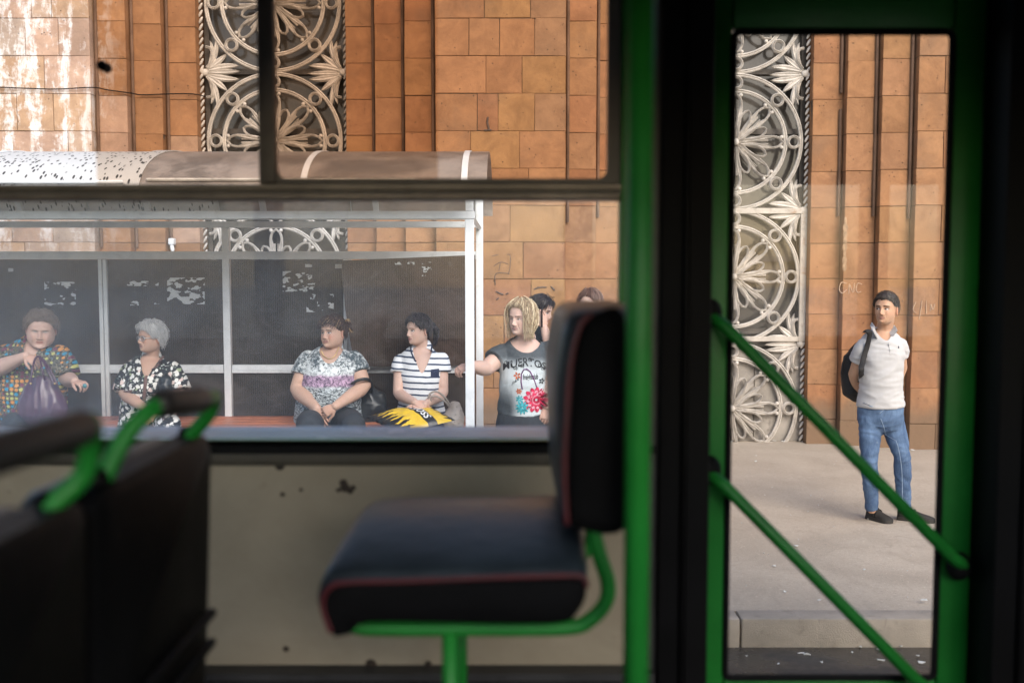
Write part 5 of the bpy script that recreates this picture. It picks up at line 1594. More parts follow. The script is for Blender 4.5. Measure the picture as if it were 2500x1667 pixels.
def shoulder_bag():
    b = thing('shoulder_bag', 'dark leather bag tucked under the elderly woman\'s arm', 'shoulder bag', Z(1060,1265,7.5))
    mb = MB(); mb.tube([Z(1045,1275,7.50), Z(1050,1220,7.49), Z(1055,1170,7.51), Z(1060,1135,7.54)], [(.058,.03),(.058,.04),(.045,.035),(.02,.02)], 20, lat=(1,0,0))
    V, N, F = remeshed(mb, .007, 2)
    for i in range(len(V)): V[i] += N[i]*(.007*(1-abs(noise.noise(Vector(V[i])*14))*2.5))
    o = MB(); o.add(V.tolist(), F); o.build('pouch', M_LEATH, b, smooth=True)
    MB().tube([Z(1005,1270,7.455), Z(1008,1200,7.455), Z(1016,1165,7.47)], .006, 8).build('seam', M_LEATH, b, smooth=True)
shoulder_bag()

# --- woman in speckled top
Z = Z4
tor = [(Z(690,1430,7.70), .262,.2), (Z(690,1330,7.66), .245,.195), (Z(692,1220,7.63), .218,.18), (Z(697,1120,7.63), .205,.16), (Z(702,1040,7.65), .185,.13), (Z(706,990,7.67), .125,.095), (Z(709,968,7.68), .075,.075)]
zf = lambda y_: Z(690, y_, 7.45).z
sp = dict(base=(tor[0][0].x, 7.65, PZ), skin=SKIN_M, torso=tor, neck=(Z(708,990,7.66), .062),
  head=dict(c=Z(712,868,7.6), yaw=-30, pitch=1, roll=3, s=1.02),
  face=dict(kw=1.02, kj=.14, cheek=.005, dchin=.012, brow=(.07,.045,.035), browt=.0035, browtilt=-.12, blush=.65, fold=.004, gaze=.003, lip=(.42,.19,.17)),
  hair=dict(c0=(.03,.016,.014), c1=(.10,.055,.045), c2=(.42,.28,.14), p2=.10, thick=.02, n=420, len=.10, frizz=.002, rad=.0024, seed=5, flow=.9, bang=.03, line=(HLINE[0], np.array([.066,.062,.055,.04,.02,.012,-.01,-.035,-.045,-.05]))),
  arms=[dict(j=(Z(556,1046,7.65), Z(482,1238,7.56), Z(612,1350,7.28)), r=(.071,.057,.034), sleeve=.5, hand=dict(f=(.42,-.25,-.85), b=(-.35,-.85,.1), t=1, curl=.22)),
        dict(j=(Z(846,1046,7.65), Z(912,1215,7.58), Z(728,1338,7.25)), r=(.071,.057,.034), sleeve=.46, hand=dict(f=(-.85,-.2,-.45), b=(.2,-.85,.35), t=-1, curl=.95))],
  legs=sit_legs(Z(595,1440,7.62), Z(790,1440,7.62), Z(560,1455,7.1), Z(840,1455,7.1), (.125,.09,.06)),
  top=dict(mat=tiedye(zf(1130), zf(1195), zf(1110)), name='tee_shirt', flare=1.14, wr=.006, cut=vcut(Z(706,985,7.6), LAT0, .082, .085, .05, .55), seed=6.0),
  bottom=dict(mat=M_BLKC, up=.55))
w3 = person('dark haired woman in a grey and pink speckled top with clasped hands', sp)
bun = MB()
for k in range(26):
    a = k*.7; hc = w3['hc']; R = w3['R']
    p0 = hc + R @ Vector((-.045-.02*math.sin(a), -.085-.012*math.cos(a*1.7), .05+.03*math.cos(a)))
    p1 = p0 + R @ Vector((-.015, -.028, .018*math.cos(a*2))); p2 = p1 + R @ Vector((-.006,-.018,-.03))
    bun.tube([p0,p1,p2], [.006,.006,.002], 6, col=(.36,.24,.12,1) if k % 3 == 0 else (.07,.04,.03,1))
bun.build('hair_twist', M_HAIR, w3['root'], smooth=True)
pts = [drape(w3['bvh'], p, .004) for p in []]
mb = MB(); mb.tube(catmull([Z(640,985,7.53), Z(655,1015,7.52), Z(690,1036,7.51), Z(725,1015,7.52), Z(752,960,7.56)], 6), .003, 6); mb.build('necklace', M_GOLD, w3['root'], smooth=True)
def limp_bag():
    b = thing('shoulder_bag', 'soft black leather bag hanging beside the speckled-top woman', 'shoulder bag', Z(965,1350,7.7))
    mb = MB()
    mb.tube([Z(930,1430,7.72), Z(950,1350,7.72), Z(955,1270,7.73), Z(935,1215,7.74)], [(.13,.06),(.135,.075),(.10,.06),(.045,.03)], 24, lat=(1,0,0))
    V, N, F = remeshed(mb, .008, 3)
    for i in range(len(V)): V[i] += N[i]*(.016*(1-abs(noise.noise(Vector((V[i][0]*9, V[i][1]*9, V[i][2]*7))))*2.5))
    o = MB(); o.add(V.tolist(), F); o.build('pouch', M_LEATH, b, smooth=True)
    MB().tube(catmull([Z(965,1290,7.70), Z(955,1200,7.64), Z(938,1166,7.53), Z(885,1168,7.485), Z(842,1188,7.50), Z(828,1198,7.58)], 6), [.012]*31, 8).build('strap', M_LEATH, b, smooth=True)
limp_bag()

# --- woman in striped tee
tor = [(Z(1275,1440,7.72), .195,.165), (Z(1275,1345,7.7), .17,.15), (Z(1273,1250,7.68), .15,.13), (Z(1273,1160,7.67), .15,.128), (Z(1275,1080,7.68), .155,.112), (Z(1278,1010,7.69), .142,.098), (Z(1284,975,7.7), .092,.078), (Z(1287,958,7.7), .056,.056)]
sp = dict(base=(tor[0][0].x, 7.7, PZ), skin=SKIN_P, torso=tor, neck=(Z(1283,985,7.68), .049),
  head=dict(c=Z(1258,850,7.63), yaw=-50, pitch=-3, s=.98),
  face=dict(kw=.96, brow=(.10,.06,.05), browt=.0025, browtilt=-.05, blush=.2, gaze=.004, lip=(.5,.2,.2)),
  hair=dict(c0=(.010,.008,.010), c1=(.045,.034,.042), thick=.017, n=420, len=.11, frizz=.001, rad=.0024, seed=9, flow=.5, bang=.022, over=.012),
  arms=[dict(j=(Z(1147,1050,7.69), Z(1132,1262,7.6), Z(1238,1312,7.34)), r=(.053,.045,.028), sleeve=.36, hand=dict(f=(.85,-.25,-.42), b=(-.1,-.6,.8), t=-1, curl=.75)),
        dict(j=(Z(1404,1042,7.69), Z(1412,1262,7.64), Z(1300,1325,7.34)), r=(.053,.045,.028), sleeve=.34, hand=dict(f=(-.9,-.25,-.25), b=(.1,-.6,.8), t=1, curl=.2))],
  legs=sit_legs(Z(1205,1445,7.64), Z(1345,1445,7.64), Z(1195,1520,7.16), Z(1370,1520,7.16), (.09,.07,.055)),
  top=dict(mat=stripes(.047, .3), name='striped_tee', flare=1.2, wr=.004, cut=vcut(Z(1285,980,7.6), LAT0, .072, .172, .05, .8), seed=8.0),
  bottom=dict(mat=M_NAVY, up=.4))
w4 = person('woman with black ponytail in a navy striped white tee', sp)
def ponytail(w_):
    mb = MB(); hc, R, hs = w_['hc'], w_['R'], w_['hs']; rs = random.Random(2)
    f = lambda x, y, z: hc + (R @ Vector((x,y,z)))*hs
    mb.ball(f(0,-.115,.012), (.022,.022,.022), 12, 8, col=(.015,.012,.014,1))
    for k in range(60):
        a = rs.uniform(0, 6.28); r_ = rs.uniform(.2, 1)*.026
        dx, dz = math.cos(a)*r_, math.sin(a)*r_
        mb.tube([f(dx*.5,-.10,.014+dz*.5), f(dx,-.145,.02+dz), f(dx*1.2,-.172+rs.uniform(-.01,.01),-.02+dz), f(dx*1.2,-.168+rs.uniform(-.012,.012),-.07), f(dx*.8,-.150+rs.uniform(-.015,.015),-.115-rs.uniform(0,.03))], [.004,.0055,.0055,.004,.001], 5, col=(.012,.010,.012,1) if rs.random() < .6 else (.05,.04,.05,1))
    mb.build('ponytail', M_HAIR, w_['root'], smooth=True)
ponytail(w4)
trim(w4, 'neck_trim', [Z(1198,968,7.5), Z(1206,1000,7.5), Z(1235,1055,7.5), Z(1272,1093,7.5)], .006, M_NAVY)
trim(w4, 'neck_trim', [Z(1345,955,7.5), Z(1332,1000,7.5), Z(1302,1058,7.5), Z(1272,1093,7.5)], .006, M_NAVY)
mb = MB()
for j in range(7):
    for i in range(7): pass
q = [[drape(w4['bvh'], Z(1333+i*8.5, 1108+j*9-i*.6, 7.5), .003) for i in range(7)] for j in range(7)]
mb.add([p for r_ in q for p in r_], [(j*7+i, j*7+i+1, j*7+8+i, j*7+7+i) for j in range(6) for i in range(6)])
mb.build('chest_pocket', M_NAVY, w4['root'])
# yellow carrier bag on her lap
def carrier_bag():
    t = NT('yellow_carrier_plastic'); uv = t.n('UVMap').outputs[0]; u, v_, _ = t.xyz(uv)
    n = t.noise(uv, 9, 3)
    sp_ = t.math('FRACT', t.math('ADD', t.math('MULTIPLY', v_, 8.0), t.math('MULTIPLY', n, .5)))
    tri = t.math('ABSOLUTE', t.math('SUBTRACT', sp_, .5))
    left = t.step(t.math('ADD', u, t.math('MULTIPLY', tri, -.52)), .07, .05)
    right = t.step(t.math('ADD', u, t.math('MULTIPLY', tri, .34)), .99, 1.01)
    endb = t.math('MAXIMUM', t.step(u, .075, .06), t.math('MULTIPLY', t.step(u, .93, .94), t.step(tri, .28, .25)))
    band = t.math('MULTIPLY', t.step(u, .50, .505), t.step(u, .675, .67))
    m = t.math('MAXIMUM', t.math('MAXIMUM', left, right), t.math('MAXIMUM', endb, band))
    c = t.mix(m, (.80,.53,.045,1), (.02,.02,.021,1))
    M_Y = t.done(t.pbr(c, .32, 0, t.bump(t.noise(t.coord('Object'), 28, 4, .6, 1.5), .3, .006), Specular_IOR_Level=.5))
    b = thing('carrier_bag', 'yellow and black plastic carrier bag on the striped woman\'s lap', 'carrier bag', Z(1200,1450,7.3))
    nu, nv = 46, 30
    # corners in the picture: far-left, far-right, near-right, near-left
    FL, FR, NR, NL = Z(925,1405,7.34), Z(1310,1330,7.50), Z(1495,1425,7.16), Z(1150,1508,7.04)
    FLp = FL
    bm = MB(); vs = []; uvs = []
    for side in (1, -1):
        for j in range(nv+1):
            for i in range(nu+1):
                a, c_ = i/nu, j/nv
                p = (FLp.lerp(FR, a)).lerp(NL.lerp(NR, a), c_)
                h = (math.sin(math.pi*min(1, a*1.02))**.6)*(math.sin(math.pi*c_)**.55)
                h *= (.062 if side > 0 else .03)
                q = noise.noise(Vector((a*5, c_*4, 3.3)))*.012 + (1-abs(noise.noise(Vector((a*9+2, c_*6, 1.1))))*2.4)*.006
                hh = h + (q*min(1, h/.02) if side > 0 else 0)
                if a < .1: hh += .008*math.sin(c_*25)*(1-a/.1)
                vs.append(p + Vector((0, -.25*hh*side, hh*side))); uvs.append((a, 1-c_))
    w_ = nu+1; off = w_*(nv+1); fs = []
    for s_ in (0, 1):
        for j in range(nv):
            for i in range(nu):
                f = (s_*off+j*w_+i, s_*off+j*w_+i+1, s_*off+(j+1)*w_+i+1, s_*off+(j+1)*w_+i)
                fs.append(f[::-1] if s_ == 0 else f)
    bm.add(vs, fs)
    me = bm.mesh('bag_body', ORG[b.name], True)
    ul = me.uv_layers.new(name='UVMap')
    for lp in me.loops: ul.data[lp.index].uv = uvs[lp.vertex_index]
    me.materials.append(M_Y)
    link('bag_body', me, None, b, ORG[b.name])
    # lettering on the black band
    def at_uv(a, c_):
        a = min(max(a, 0), 1); c_ = min(max(c_, 0), 1)
        fi, fj = a*nu, (1-c_)*nv; i, j = min(int(fi), nu-1), min(int(fj), nv-1)
        p = vs[j*w_+i].lerp(vs[j*w_+i+1], fi-i).lerp(vs[(j+1)*w_+i].lerp(vs[(j+1)*w_+i+1], fi-i), fj-j)
        return p + Vector((0, -.003, .004))
    lt = MB()
    flat_text(lt, 'LACROSS', lambda x, y: at_uv(.530 + y*.165, .97 - x*.20), .02)
    lt.build('lettering', plain('white_print', (.78,.78,.76,1), .5), b)
carrier_bag()
def studded_bag():
    M_BG = plain('taupe_quilted_leather', (.34,.30,.265,1), .5, .12, 9, bump=.5, bs=22)
    b = thing('handbag', 'taupe quilted handbag with studs by the shelter\'s front post', 'handbag', Z(1475,1465,7.45), 'handbags')
    mb = MB(); mb.tube([Z(1455,1475,7.48), Z(1470,1440,7.48), Z(1490,1390,7.5), Z(1490,1335,7.52)], [(.095,.06),(.098,.07),(.072,.06),(.045,.035)], 24, lat=(1,0,0))
    V, N, F = remeshed(mb, .007, 3)
    for i in range(len(V)): V[i] += N[i]*(.006*(1-abs(noise.noise(Vector(V[i])*16))*2.5))
    o = MB(); o.add(V.tolist(), F); o.build('pouch', M_BG, b, smooth=True); bv = bvh_of(o)
    for (x_, y_) in ((1500,1350),(1525,1372),(1495,1395),(1520,1412),(1488,1438),(1515,1450),(1470,1415),(1480,1462)):
        MB().ball(drape(bv, Z(x_, y_, 7.4), .0), .005, 7, 5).build('stud', M_ALU, b, smooth=True)
    for d in (0, 1):
        MB().tube(catmull([Z(1318+d*20,1290+d*14,7.38), Z(1335+d*8,1255+d*22,7.37), Z(1375,1243+d*32,7.37), Z(1425,1278+d*26,7.40), Z(1460-d*6,1330+d*8,7.44)], 6), .0075, 8).build('handle', M_BG, b, smooth=True)
studded_bag()

# --- blonde woman standing at the shelter's end
Z = Z5; Y = 7.15
tor = [(Z(452,1500,7.17), .185,.15), (Z(452,1400,7.16), .165,.142), (Z(452,1280,7.14), .148,.135), (Z(460,1160,7.13), .152,.138), (Z(468,1060,7.13), .162,.13), (Z(476,985,7.15), .158,.108), (Z(485,930,7.17), .112,.088), (Z(490,903,7.18), .064,.064)]
sp = dict(base=(tor[0][0].x, 7.17, PZ), skin=SKIN_P, torso=tor, neck=(Z(482,930,7.15), .055),
  head=dict(c=Z(455,775,7.08), yaw=-38, pitch=-4, s=1.03),
  face=dict(kw=1.0, kj=.10, cheek=.004, dchin=.008, brow=(.10,.07,.055), browt=.0025, blush=.25, open=.6, gaze=.003, lip=(.45,.22,.2), fold=.004),
  hair=dict(c0=(.20,.13,.08), c1=(.46,.34,.20), c2=(.76,.62,.41), p2=.45, thick=.022, n=560, len=.13, frizz=.0015, rad=.0026, seed=12, flow=.25, bang=.004, over=.03, long=.10, longz=-.135, longphi=.82,
     line=(HLINE[0], np.array([.080,.074,.060,.032,-.01,-.03,-.05,-.07,-.08,-.085]))),
  arms=[dict(j=(Z(342,1002,7.15), Z(222,1098,7.02), Z(128,1078,6.83)), r=(.066,.056,.033), sleeve=.52, hand=dict(f=(-.75,-.35,-.2), b=(-.2,-.5,.8), t=1, curl=1.0)),
        dict(j=(Z(634,982,7.15), Z(652,1155,7.16), Z(612,1338,7.08)), r=(.066,.054,.033), sleeve=.40, hand=dict(f=(-.15,-.1,-1), b=(.4,-.9,0), t=-1, curl=.55))],
  legs=[dict(j=(Z(395,1510,7.17), Vector((Z(395,1510,7.17).x-.02, 7.15, .62)), Vector((Z(395,1510,7.17).x-.03, 7.18, .24))), r=(.098,.07,.048)),
        dict(j=(Z(510,1510,7.17), Vector((Z(510,1510,7.17).x+.02, 7.15, .62)), Vector((Z(510,1510,7.17).x+.03, 7.18, .24))), r=(.098,.07,.048))],
  top=dict(mat=fade(Z(460,1045,7.0).z, Z(460,1360,7.0).z, tor[3][0].x), name='printed_tee', flare=1.22, infl=.012, wr=.005, cut=vcut(Z(482,922,7.1), LAT0, .112, .075, .05, .5), seed=10.0),
  bottom=dict(mat=M_BLKC, up=1.5))
sp['toprings'] = [(Z(452,1362,7.16), .166,.142)] + tor[2:]
w5 = person('blonde woman in a printed grey tee gripping the shelter post', sp)
bv = w5['bvh']
dr_ = lambda x, y, o=.003: drape(bv, Z(x, y, 7.0), o)
M_PRB = plain('black_print', (.02,.022,.025,1), .7); M_PRP = plain('purple_print', (.14,.03,.14,1), .7, .4, 50); M_PRR = plain('crimson_print', (.52,.02,.07,1), .7, .5, 40); M_PRW = plain('pink_print', (.75,.35,.42,1), .7); M_PRT = plain('teal_print', (.05,.36,.40,1), .7, .5, 60); M_PRO = plain('orange_print', (.5,.12,.04,1), .7, .4, 60)
lt = MB()
flat_text(lt, 'MUERTOS', lambda x, y: dr_(335+x*62+ (x < .9)*(-4), 1112 - y*(74-abs(x-2.2)*6) - 34*math.sin(min(1,x/4.6)*math.pi)), .018)
lt.build('print_lettering', M_PRB, w5['root'])
lt = MB()
for (sx, sy) in ((352,1062),(412,1092),(455,1078),(505,1040),(570,1078),(588,1100)):
    lt.tube([dr_(sx+(5+k*1.1)*math.cos(k*.8), sy+(5+k*1.1)*math.sin(k*.8)) for k in range(10)], .0022, 5)
lt.build('print_curls', M_PRB, w5['root'])
lt = MB(); flat_text(lt, 'freightclub', lambda x, y: dr_(462+x*23, 1164 - y*48), .02); lt.build('print_lettering', M_PRB, w5['root'])
lt = MB(); flat_text(lt, 'FAR', lambda x, y: dr_(388+x*27+y*10, 1206 - y*36 - x*22), .01); lt.build('print_lettering', M_PRB, w5['root'])
MB().tube([dr_(x, y) for x, y in [(458,1225),(450,1180),(452,1130),(466,1102),(486,1098),(508,1115),(530,1160),(550,1215)]], .0045, 6).build('print_strap', M_PRP, w5['root'], smooth=True)
def petal_print(name, cx, cy, n, r0, r1, w_, mat, off, ph=0, root=w5['root']):
    mb = MB()
    for k in range(n):
        a = ph+2*math.pi*k/n; pts = []
        for (t_, s_) in ((0,.25),(.35,.9),(.7,1),(.92,.55),(1,0),(.92,-.55),(.7,-1),(.35,-.9),(0,-.25)):
            rr = r0+(r1-r0)*t_; pts.append(dr_(cx+rr*math.cos(a)-s_*w_*math.sin(a), cy+rr*math.sin(a)+s_*w_*math.cos(a), off))
        mb.add(pts, [tuple(range(len(pts)))])
    return mb.build(name, mat, root)
petal_print('flower_print', 545, 1298, 13, 28, 84, 14, M_PRR, .003); petal_print('flower_print', 545, 1298, 11, 20, 62, 12, M_PRW, .0042, .2); petal_print('flower_print', 548, 1298, 12, 8, 52, 11, M_PRR, .0052, .1); petal_print('flower_print', 552, 1298, 22, 24, 34, 3, M_PRW, .0064)
petal_print('flower_print', 458, 1345, 11, 4, 46, 7, M_PRT, .0035, .1); petal_print('flower_print', 440, 1290, 7, 3, 26, 5, M_PRT, .0032); petal_print('leaf_print', 436, 1240, 6, 3, 20, 5, M_PRO, .0032); petal_print('butterfly_print', 425, 1140, 5, 4, 24, 6, M_PRO, .0032, .6); petal_print('butterfly_print', 583, 1180, 5, 4, 20, 6, M_PRB, .0032)

# --- woman with a phone, half hidden behind the blonde woman
Y = 7.9
tor = [(Z(520,1480,7.92), .18,.15), (Z(520,1300,7.9), .155,.13), (Z(525,1150,7.9), .17,.13), (Z(535,1020,7.9), .16,.11), (Z(545,900,7.92), .12,.09), (Z(552,850,7.92), .06,.06)]
b0 = tor[0][0]
sp = dict(base=(b0.x, 7.9, PZ), skin=SKIN_P, torso=tor, neck=(Z(550,860,7.92), .05),
  head=dict(c=Z(572,728,7.9), yaw=68, pitch=-14, roll=0, s=.98),
  face=dict(brow=(.05,.03,.03)),
  hair=dict(c0=(.008,.007,.009), c1=(.045,.035,.04), thick=.02, n=380, len=.1, rad=.0024, seed=21, flow=.4, bang=.03),
  arms=[dict(j=(Z(430,950,7.92), Z(400,1150,7.9), Z(420,1330,7.85)), r=(.055,.045,.03), hand=dict(f=(0,0,-1), b=(-.5,-.8,0), t=1)),
        dict(j=(Z(620,940,7.85), Z(640,990,7.6), Z(598,835,7.72)), r=(.05,.044,.03), sleeve=.3, hand=dict(f=(-.25,.05,1), b=(.3,-.9,0), t=-1, curl=.35))],
  legs=[dict(j=(b0+Vector((s_*.09,0,-.03)), Vector((b0.x+s_*.09, 7.9, .62)), Vector((b0.x+s_*.09, 7.92, .24))), r=(.09,.065,.05)) for s_ in (-1,1)],
  top=dict(mat=M_BLKC, name='dark_top', cut=None), bottom=dict(mat=cloth('blue_trousers', (.05,.1,.22,1)), up=.8))
w6 = person('black haired woman on the phone half hidden behind the blonde woman', sp)
hc, R = w6['hc'], w6['R']
MB().tube([hc+R@Vector((.07,.03,.085)), hc+R@Vector((.0,.035,.118+.012)), hc+R@Vector((-.07,.03,.085))], .006, 8).build('hair_band', M_ALU, w6['root'], smooth=True)
pc = Z(583,775,7.7)
tag(MB().box(pc+Vector((-.005,-.035,-.07)), pc+Vector((.005,.035,.07)), .003).build('mobile_phone', M_BLACK, auto=40), 'dark phone held to the black haired woman\'s ear', 'phone')

# --- person behind the seat back, only hair and forehead in view
tor = [(Z(900,1480,7.62), .18,.15), (Z(900,1300,7.6), .16,.13), (Z(900,1150,7.6), .17,.13), (Z(895,1000,7.6), .165,.11), (Z(890,900,7.62), .12,.09), (Z(888,850,7.62), .06,.06)]
b0 = tor[0][0]
sp = dict(base=(b0.x, 7.6, PZ), skin=SKIN_P, torso=tor, neck=(Z(888,870,7.62), .05),
  head=dict(c=Z(893,694,7.52), yaw=-28, pitch=-12, s=1.0), face=dict(brow=(.08,.04,.03)),
  hair=dict(c0=(.05,.024,.018), c1=(.19,.095,.065), c2=(.38,.24,.18), p2=.15, thick=.016, n=460, len=.12, rad=.0024, seed=31, flow=.5, bang=.0, over=.02, line=(HLINE[0], np.array([.084,.076,.056,.025,-.005,-.02,-.04,-.06,-.075,-.08]))),
  arms=[dict(j=(Z(765,870,7.6), Z(700,960,7.55), Z(760,1150,7.5)), r=(.055,.046,.03), sleeve=.62, hand=dict(f=(.3,-.2,-1), b=(-.5,-.8,0), t=1)),
        dict(j=(Z(1010,870,7.6), Z(1050,1060,7.6), Z(1040,1240,7.55)), r=(.055,.046,.03), hand=dict(f=(0,0,-1), b=(.5,-.8,0), t=-1))],
  legs=[dict(j=(b0+Vector((s_*.09,0,-.03)), Vector((b0.x+s_*.09, 7.6, .62)), Vector((b0.x+s_*.09, 7.62, .24))), r=(.09,.065,.05)) for s_ in (-1,1)],
  top=dict(mat=cloth('white_tee_cloth', (.74,.75,.77,1), .05), name='white_tee', flare=1.3), bottom=dict(mat=M_BLKC, up=.8))
person('auburn haired person in white mostly hidden by the seat back', sp)

# --- young man with backpack
Z = Z8; Y = 7.35
tor = [(Z(430,865,7.37), .158,.115), (Z(430,775,7.36), .156,.11), (Z(430,680,7.35), .138,.105), (Z(432,580,7.34), .140,.106), (Z(434,480,7.34), .150,.11), (Z(436,405,7.35), .148,.10), (Z(441,350,7.37), .108,.085), (Z(446,318,7.38), .06,.06)]
an1, an2 = Z(375,1425,7.36), Z(575,1420,7.36)
sp = dict(base=(Z(430,1400,7.35).x, 7.35, PZ), skin=SKIN_B, torso=tor, neck=(Z(446,335,7.37), .056), lat=-20,
  head=dict(c=Z(463,190,7.29), yaw=-40, pitch=3, s=1.0),
  face=dict(kw=.95, brow=(.018,.012,.010), browt=.0048, browtilt=.02, browk=.98, gaze=.006, stubble=(.30,.18,.12), lip=(.40,.19,.15), blush=.15, nose=1.1),
  hair=dict(c0=(.012,.009,.008), c1=(.05,.036,.03), thick=.014, topk=.8, n=560, len=.06, frizz=.0015, rad=.002, seed=17, flow=1.0, line=(HLINE[0], np.array([.062,.066,.060,.042,.022,.016,.004,-.025,-.045,-.05])),
     vol=lambda p, z: np.where(np.abs(p) > 1.2, .55+.45*sstep(.03,.08,z), 1.0)),
  arms=[dict(j=(Z(322,418,7.34), Z(266,600,7.47), Z(318,735,7.60)), r=(.048,.044,.031), sleeve=.48, hand=dict(f=(.8,.1,-.5), b=(0,1,.2), t=1, curl=.5)),
        dict(j=(Z(542,406,7.42), Z(558,560,7.54), Z(470,745,7.62)), r=(.048,.042,.031), sleeve=.42, hand=dict(f=(-.8,.1,-.4), b=(0,1,.2), t=-1, curl=.5))],
  legs=[dict(j=(Z(365,870,7.37), Z(360,1110,7.31), an1), r=(.082,.058,.043)), dict(j=(Z(495,870,7.38), Z(562,1090,7.30), an2), r=(.084,.058,.045))],
  top=dict(mat=M_WHITEP, name='polo_shirt', flare=1.16, infl=.013, wr=.006, ws=(5,5,15), cut=vcut(Z(448,335,7.3), LAT0, .05, .055, .04, .9), seed=14.0),
  bottom=dict(mat=denim(), name='jeans', up=.95, wr=.006, ws=(8,8,13), vox=.008))
sp['toprings'] = [(Z(430,786,7.36), .158,.114)] + tor[2:]
mn = person('young man in a grey polo and jeans with hands behind his back', sp)
root = mn['root']
# collar flaps, buttons, chest emblem
def flap(pts, name, mat, th=.006):
    p = [Vector(q) for q in pts]; n = (p[1]-p[0]).cross(p[2]-p[0]).normalized()*th; m = len(p)
    mb = MB(); mb.add(p+[q+n for q in p], [tuple(range(m)), tuple(range(2*m-1,m-1,-1))]+[(i,i+m,(i+1)%m+m,(i+1)%m) for i in range(m)])
    mb.build(name, mat, root, auto=40)
bv = mn['bvh']; dm = lambda x, y, o: drape(bv, Z(x, y, 7.2), o)
flap([Z(372,272,7.33), Z(392,300,7.28), dm(462,350,.012), dm(425,374,.014), dm(378,318,.012), Z(364,290,7.35)], 'collar_flap', M_WHITEP)
flap([Z(512,285,7.34), Z(500,315,7.29), dm(470,350,.012), dm(520,355,.014), dm(532,318,.012), Z(522,296,7.36)], 'collar_flap', M_WHITEP)
MB().tube([dm(x, y, .0) for x, y in ((478,355),(488,400),(493,440),(494,470))], .004, 6).build('placket', M_WHITEP, root, smooth=True)
for (x, y) in ((489,408),(493,440)): MB().ball(dm(x, y, .011), (.005,.003,.005), 8, 5).build('button', M_PAPER, root, smooth=True)
MB().ball(dm(549,425,.002), (.004,.002,.010), 8, 6).build('chest_emblem', M_NAVY, root, smooth=True)
for (x0, y0, x1, y1) in ():
    MB().tube([drape(bv, Z(x0+(x1-x0)*i/6, y0+(y1-y0)*i/6-2, 7.2), .001) for i in range(7)], .006, 6).build('sleeve_cuff', M_WHITEP, root, smooth=True)
# belt line, fly seam, pocket edge
jb = mn['bbvh']
for ln in ([(505,785),(500,820),(470,850)], [(360,786),(395,792),(425,788)], [(478,885),(510,960),(540,1050),(560,1180),(565,1370)]):
    MB().tube([drape(jb, Z(x, y, 7.1), .001) for x, y in [(p.x, p.y) for p in catmull([Vector((a, b, 0)) for a, b in ln], 6)]], .0028, 5).build('seam', plain('denim_seam', (.22,.3,.42,1), .8), root, smooth=True)
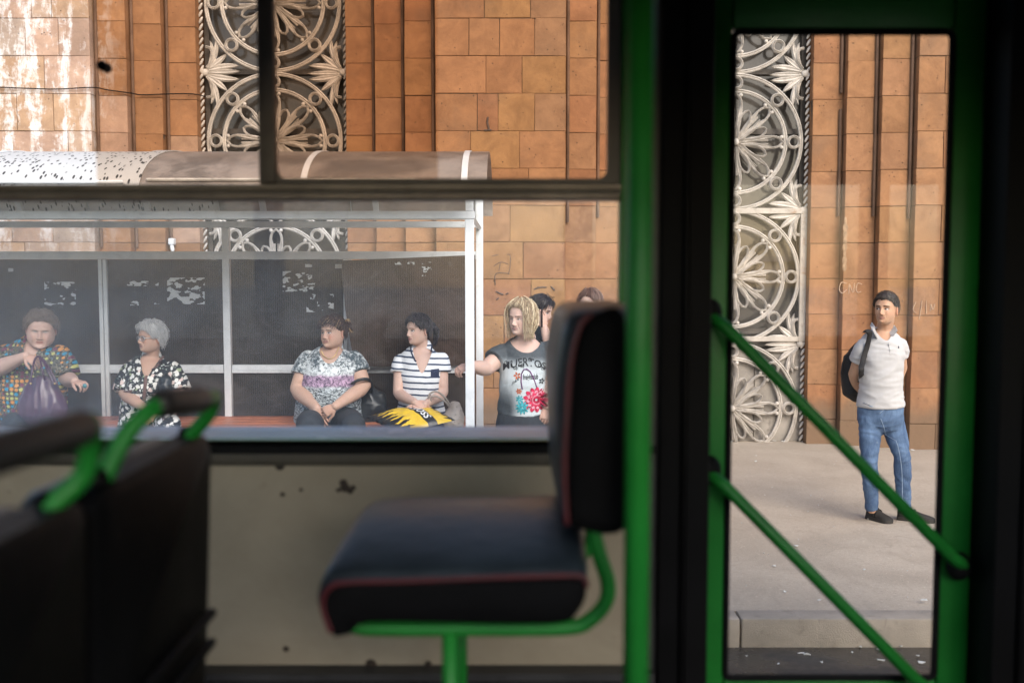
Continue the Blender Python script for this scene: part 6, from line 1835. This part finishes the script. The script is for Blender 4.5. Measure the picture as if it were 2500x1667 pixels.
# shoes
def shoe(heel, toe, name='shoe'):
    heel, toe = Vector(heel), Vector(toe); z0 = PZ+.001
    d = (toe-heel); d.z = 0; L = d.length; d.normalize(); s_ = Vector((-d.y, d.x, 0))
    mb = MB(); st = [(0,.028,.075),(.06,.034,.10),(.2,.036,.105),(.35,.036,.095),(.5,.040,.075),(.7,.046,.058),(.85,.043,.048),(.95,.030,.040),(1.0,.012,.034)]
    vs = []; n = 12
    for (t_, hw, h) in st:
        c = heel + d*L*t_
        for k in range(n):
            a = math.pi*k/(n-1); vs.append(Vector((c.x,c.y,0)) + s_*(math.cos(a)*hw) + Vector((0,0,z0+.022+math.sin(a)**.8*(h-.022))))
    fs = [(i*n+k, i*n+k+1, i*n+n+k+1, i*n+n+k) for i in range(len(st)-1) for k in range(n-1)]
    fs += [tuple(range(n-1,-1,-1)), tuple((len(st)-1)*n+k for k in range(n))]
    mb.add(vs, fs); o = mb.build(name, M_SHOE, root, smooth=True)
    sm = MB(); out = []
    for (t_, hw, h) in st: out.append(heel+d*L*(t_*1.02-.01)+s_*(hw+.004))
    for (t_, hw, h) in st[::-1]: out.append(heel+d*L*(t_*1.02-.01)-s_*(hw+.004))
    m = len(out); lo = [Vector((p.x,p.y,z0)) for p in out]; hi = [Vector((p.x,p.y,z0+.026)) for p in out]
    sm.add(lo+hi, [tuple(range(m-1,-1,-1)), tuple(range(m,2*m))]+[(i,(i+1)%m,(i+1)%m+m,i+m) for i in range(m)])
    sm.build('sole', M_SOLE, o, auto=50)
    for t_ in (.36, .46):
        c = heel+d*L*t_
        MB().tube([Vector((c.x,c.y,0))+s_*(math.cos(a)*.041)+Vector((0,0,z0+.022+math.sin(a)**.8*(.076 if t_ < .4 else .064))) for a in np.linspace(.15, 2.99, 10)], [(.008,.003)]*10, 8, lat=d).build('strap', M_SHOE, o, smooth=True)
def gp(x, y):
    # ground point under a picture point
    px, py = 1980+x/2.528, 680+y/2.528
    a = P(px, py, 1.0); k = (CAMZ-PZ)/(CAMZ-a.z); return Vector((a.x*k, k, PZ))
shoe(gp(350,1478), gp(497,1512)); shoe(gp(532,1484), gp(764,1506))
# backpack
def backpack():
    b = thing('backpack', 'black backpack worn by the young man on one shoulder', 'backpack', Z(245,725,7.5))
    mb = MB()
    mb.tube([Z(282,715,7.60), Z(262,700,7.60), Z(256,600,7.60), Z(268,500,7.59), Z(300,430,7.56)], [(.055,.06),(.08,.075),(.092,.085),(.082,.08),(.05,.05)], 24, lat=(.8,.6,0))
    V, N, F = remeshed(mb, .008, 4)
    for i in range(len(V)): V[i] += N[i]*(.006*(1-abs(noise.noise(Vector(V[i])*11))*2.5))
    o = MB(); o.add(V.tolist(), F); o.build('pack', M_PACK, b, smooth=True)
    MB().tube(catmull([Z(190,585,7.56), Z(198,520,7.56), Z(226,470,7.56)], 5), .008, 8).build('side_pocket', M_PACK, b, smooth=True)
    st = [Z(330,330,7.48), dm(346,318,.006), dm(364,345,.010), dm(372,390,.010), dm(362,450,.010), dm(338,515,.010), dm(312,565,.010), Z(298,610,7.42), Z(290,640,7.50)]
    pts = catmull(st, 5)
    for _ in range(10):
        for i in range(1, len(pts)-1): pts[i].y = min(pts[i].y, (pts[i-1].y+pts[i+1].y)/2)
    MB().tube(pts, [(.020,.005)]*len(pts), 10, lat=(1,0,.25)).build('strap', M_PACK, b, smooth=True)
backpack()
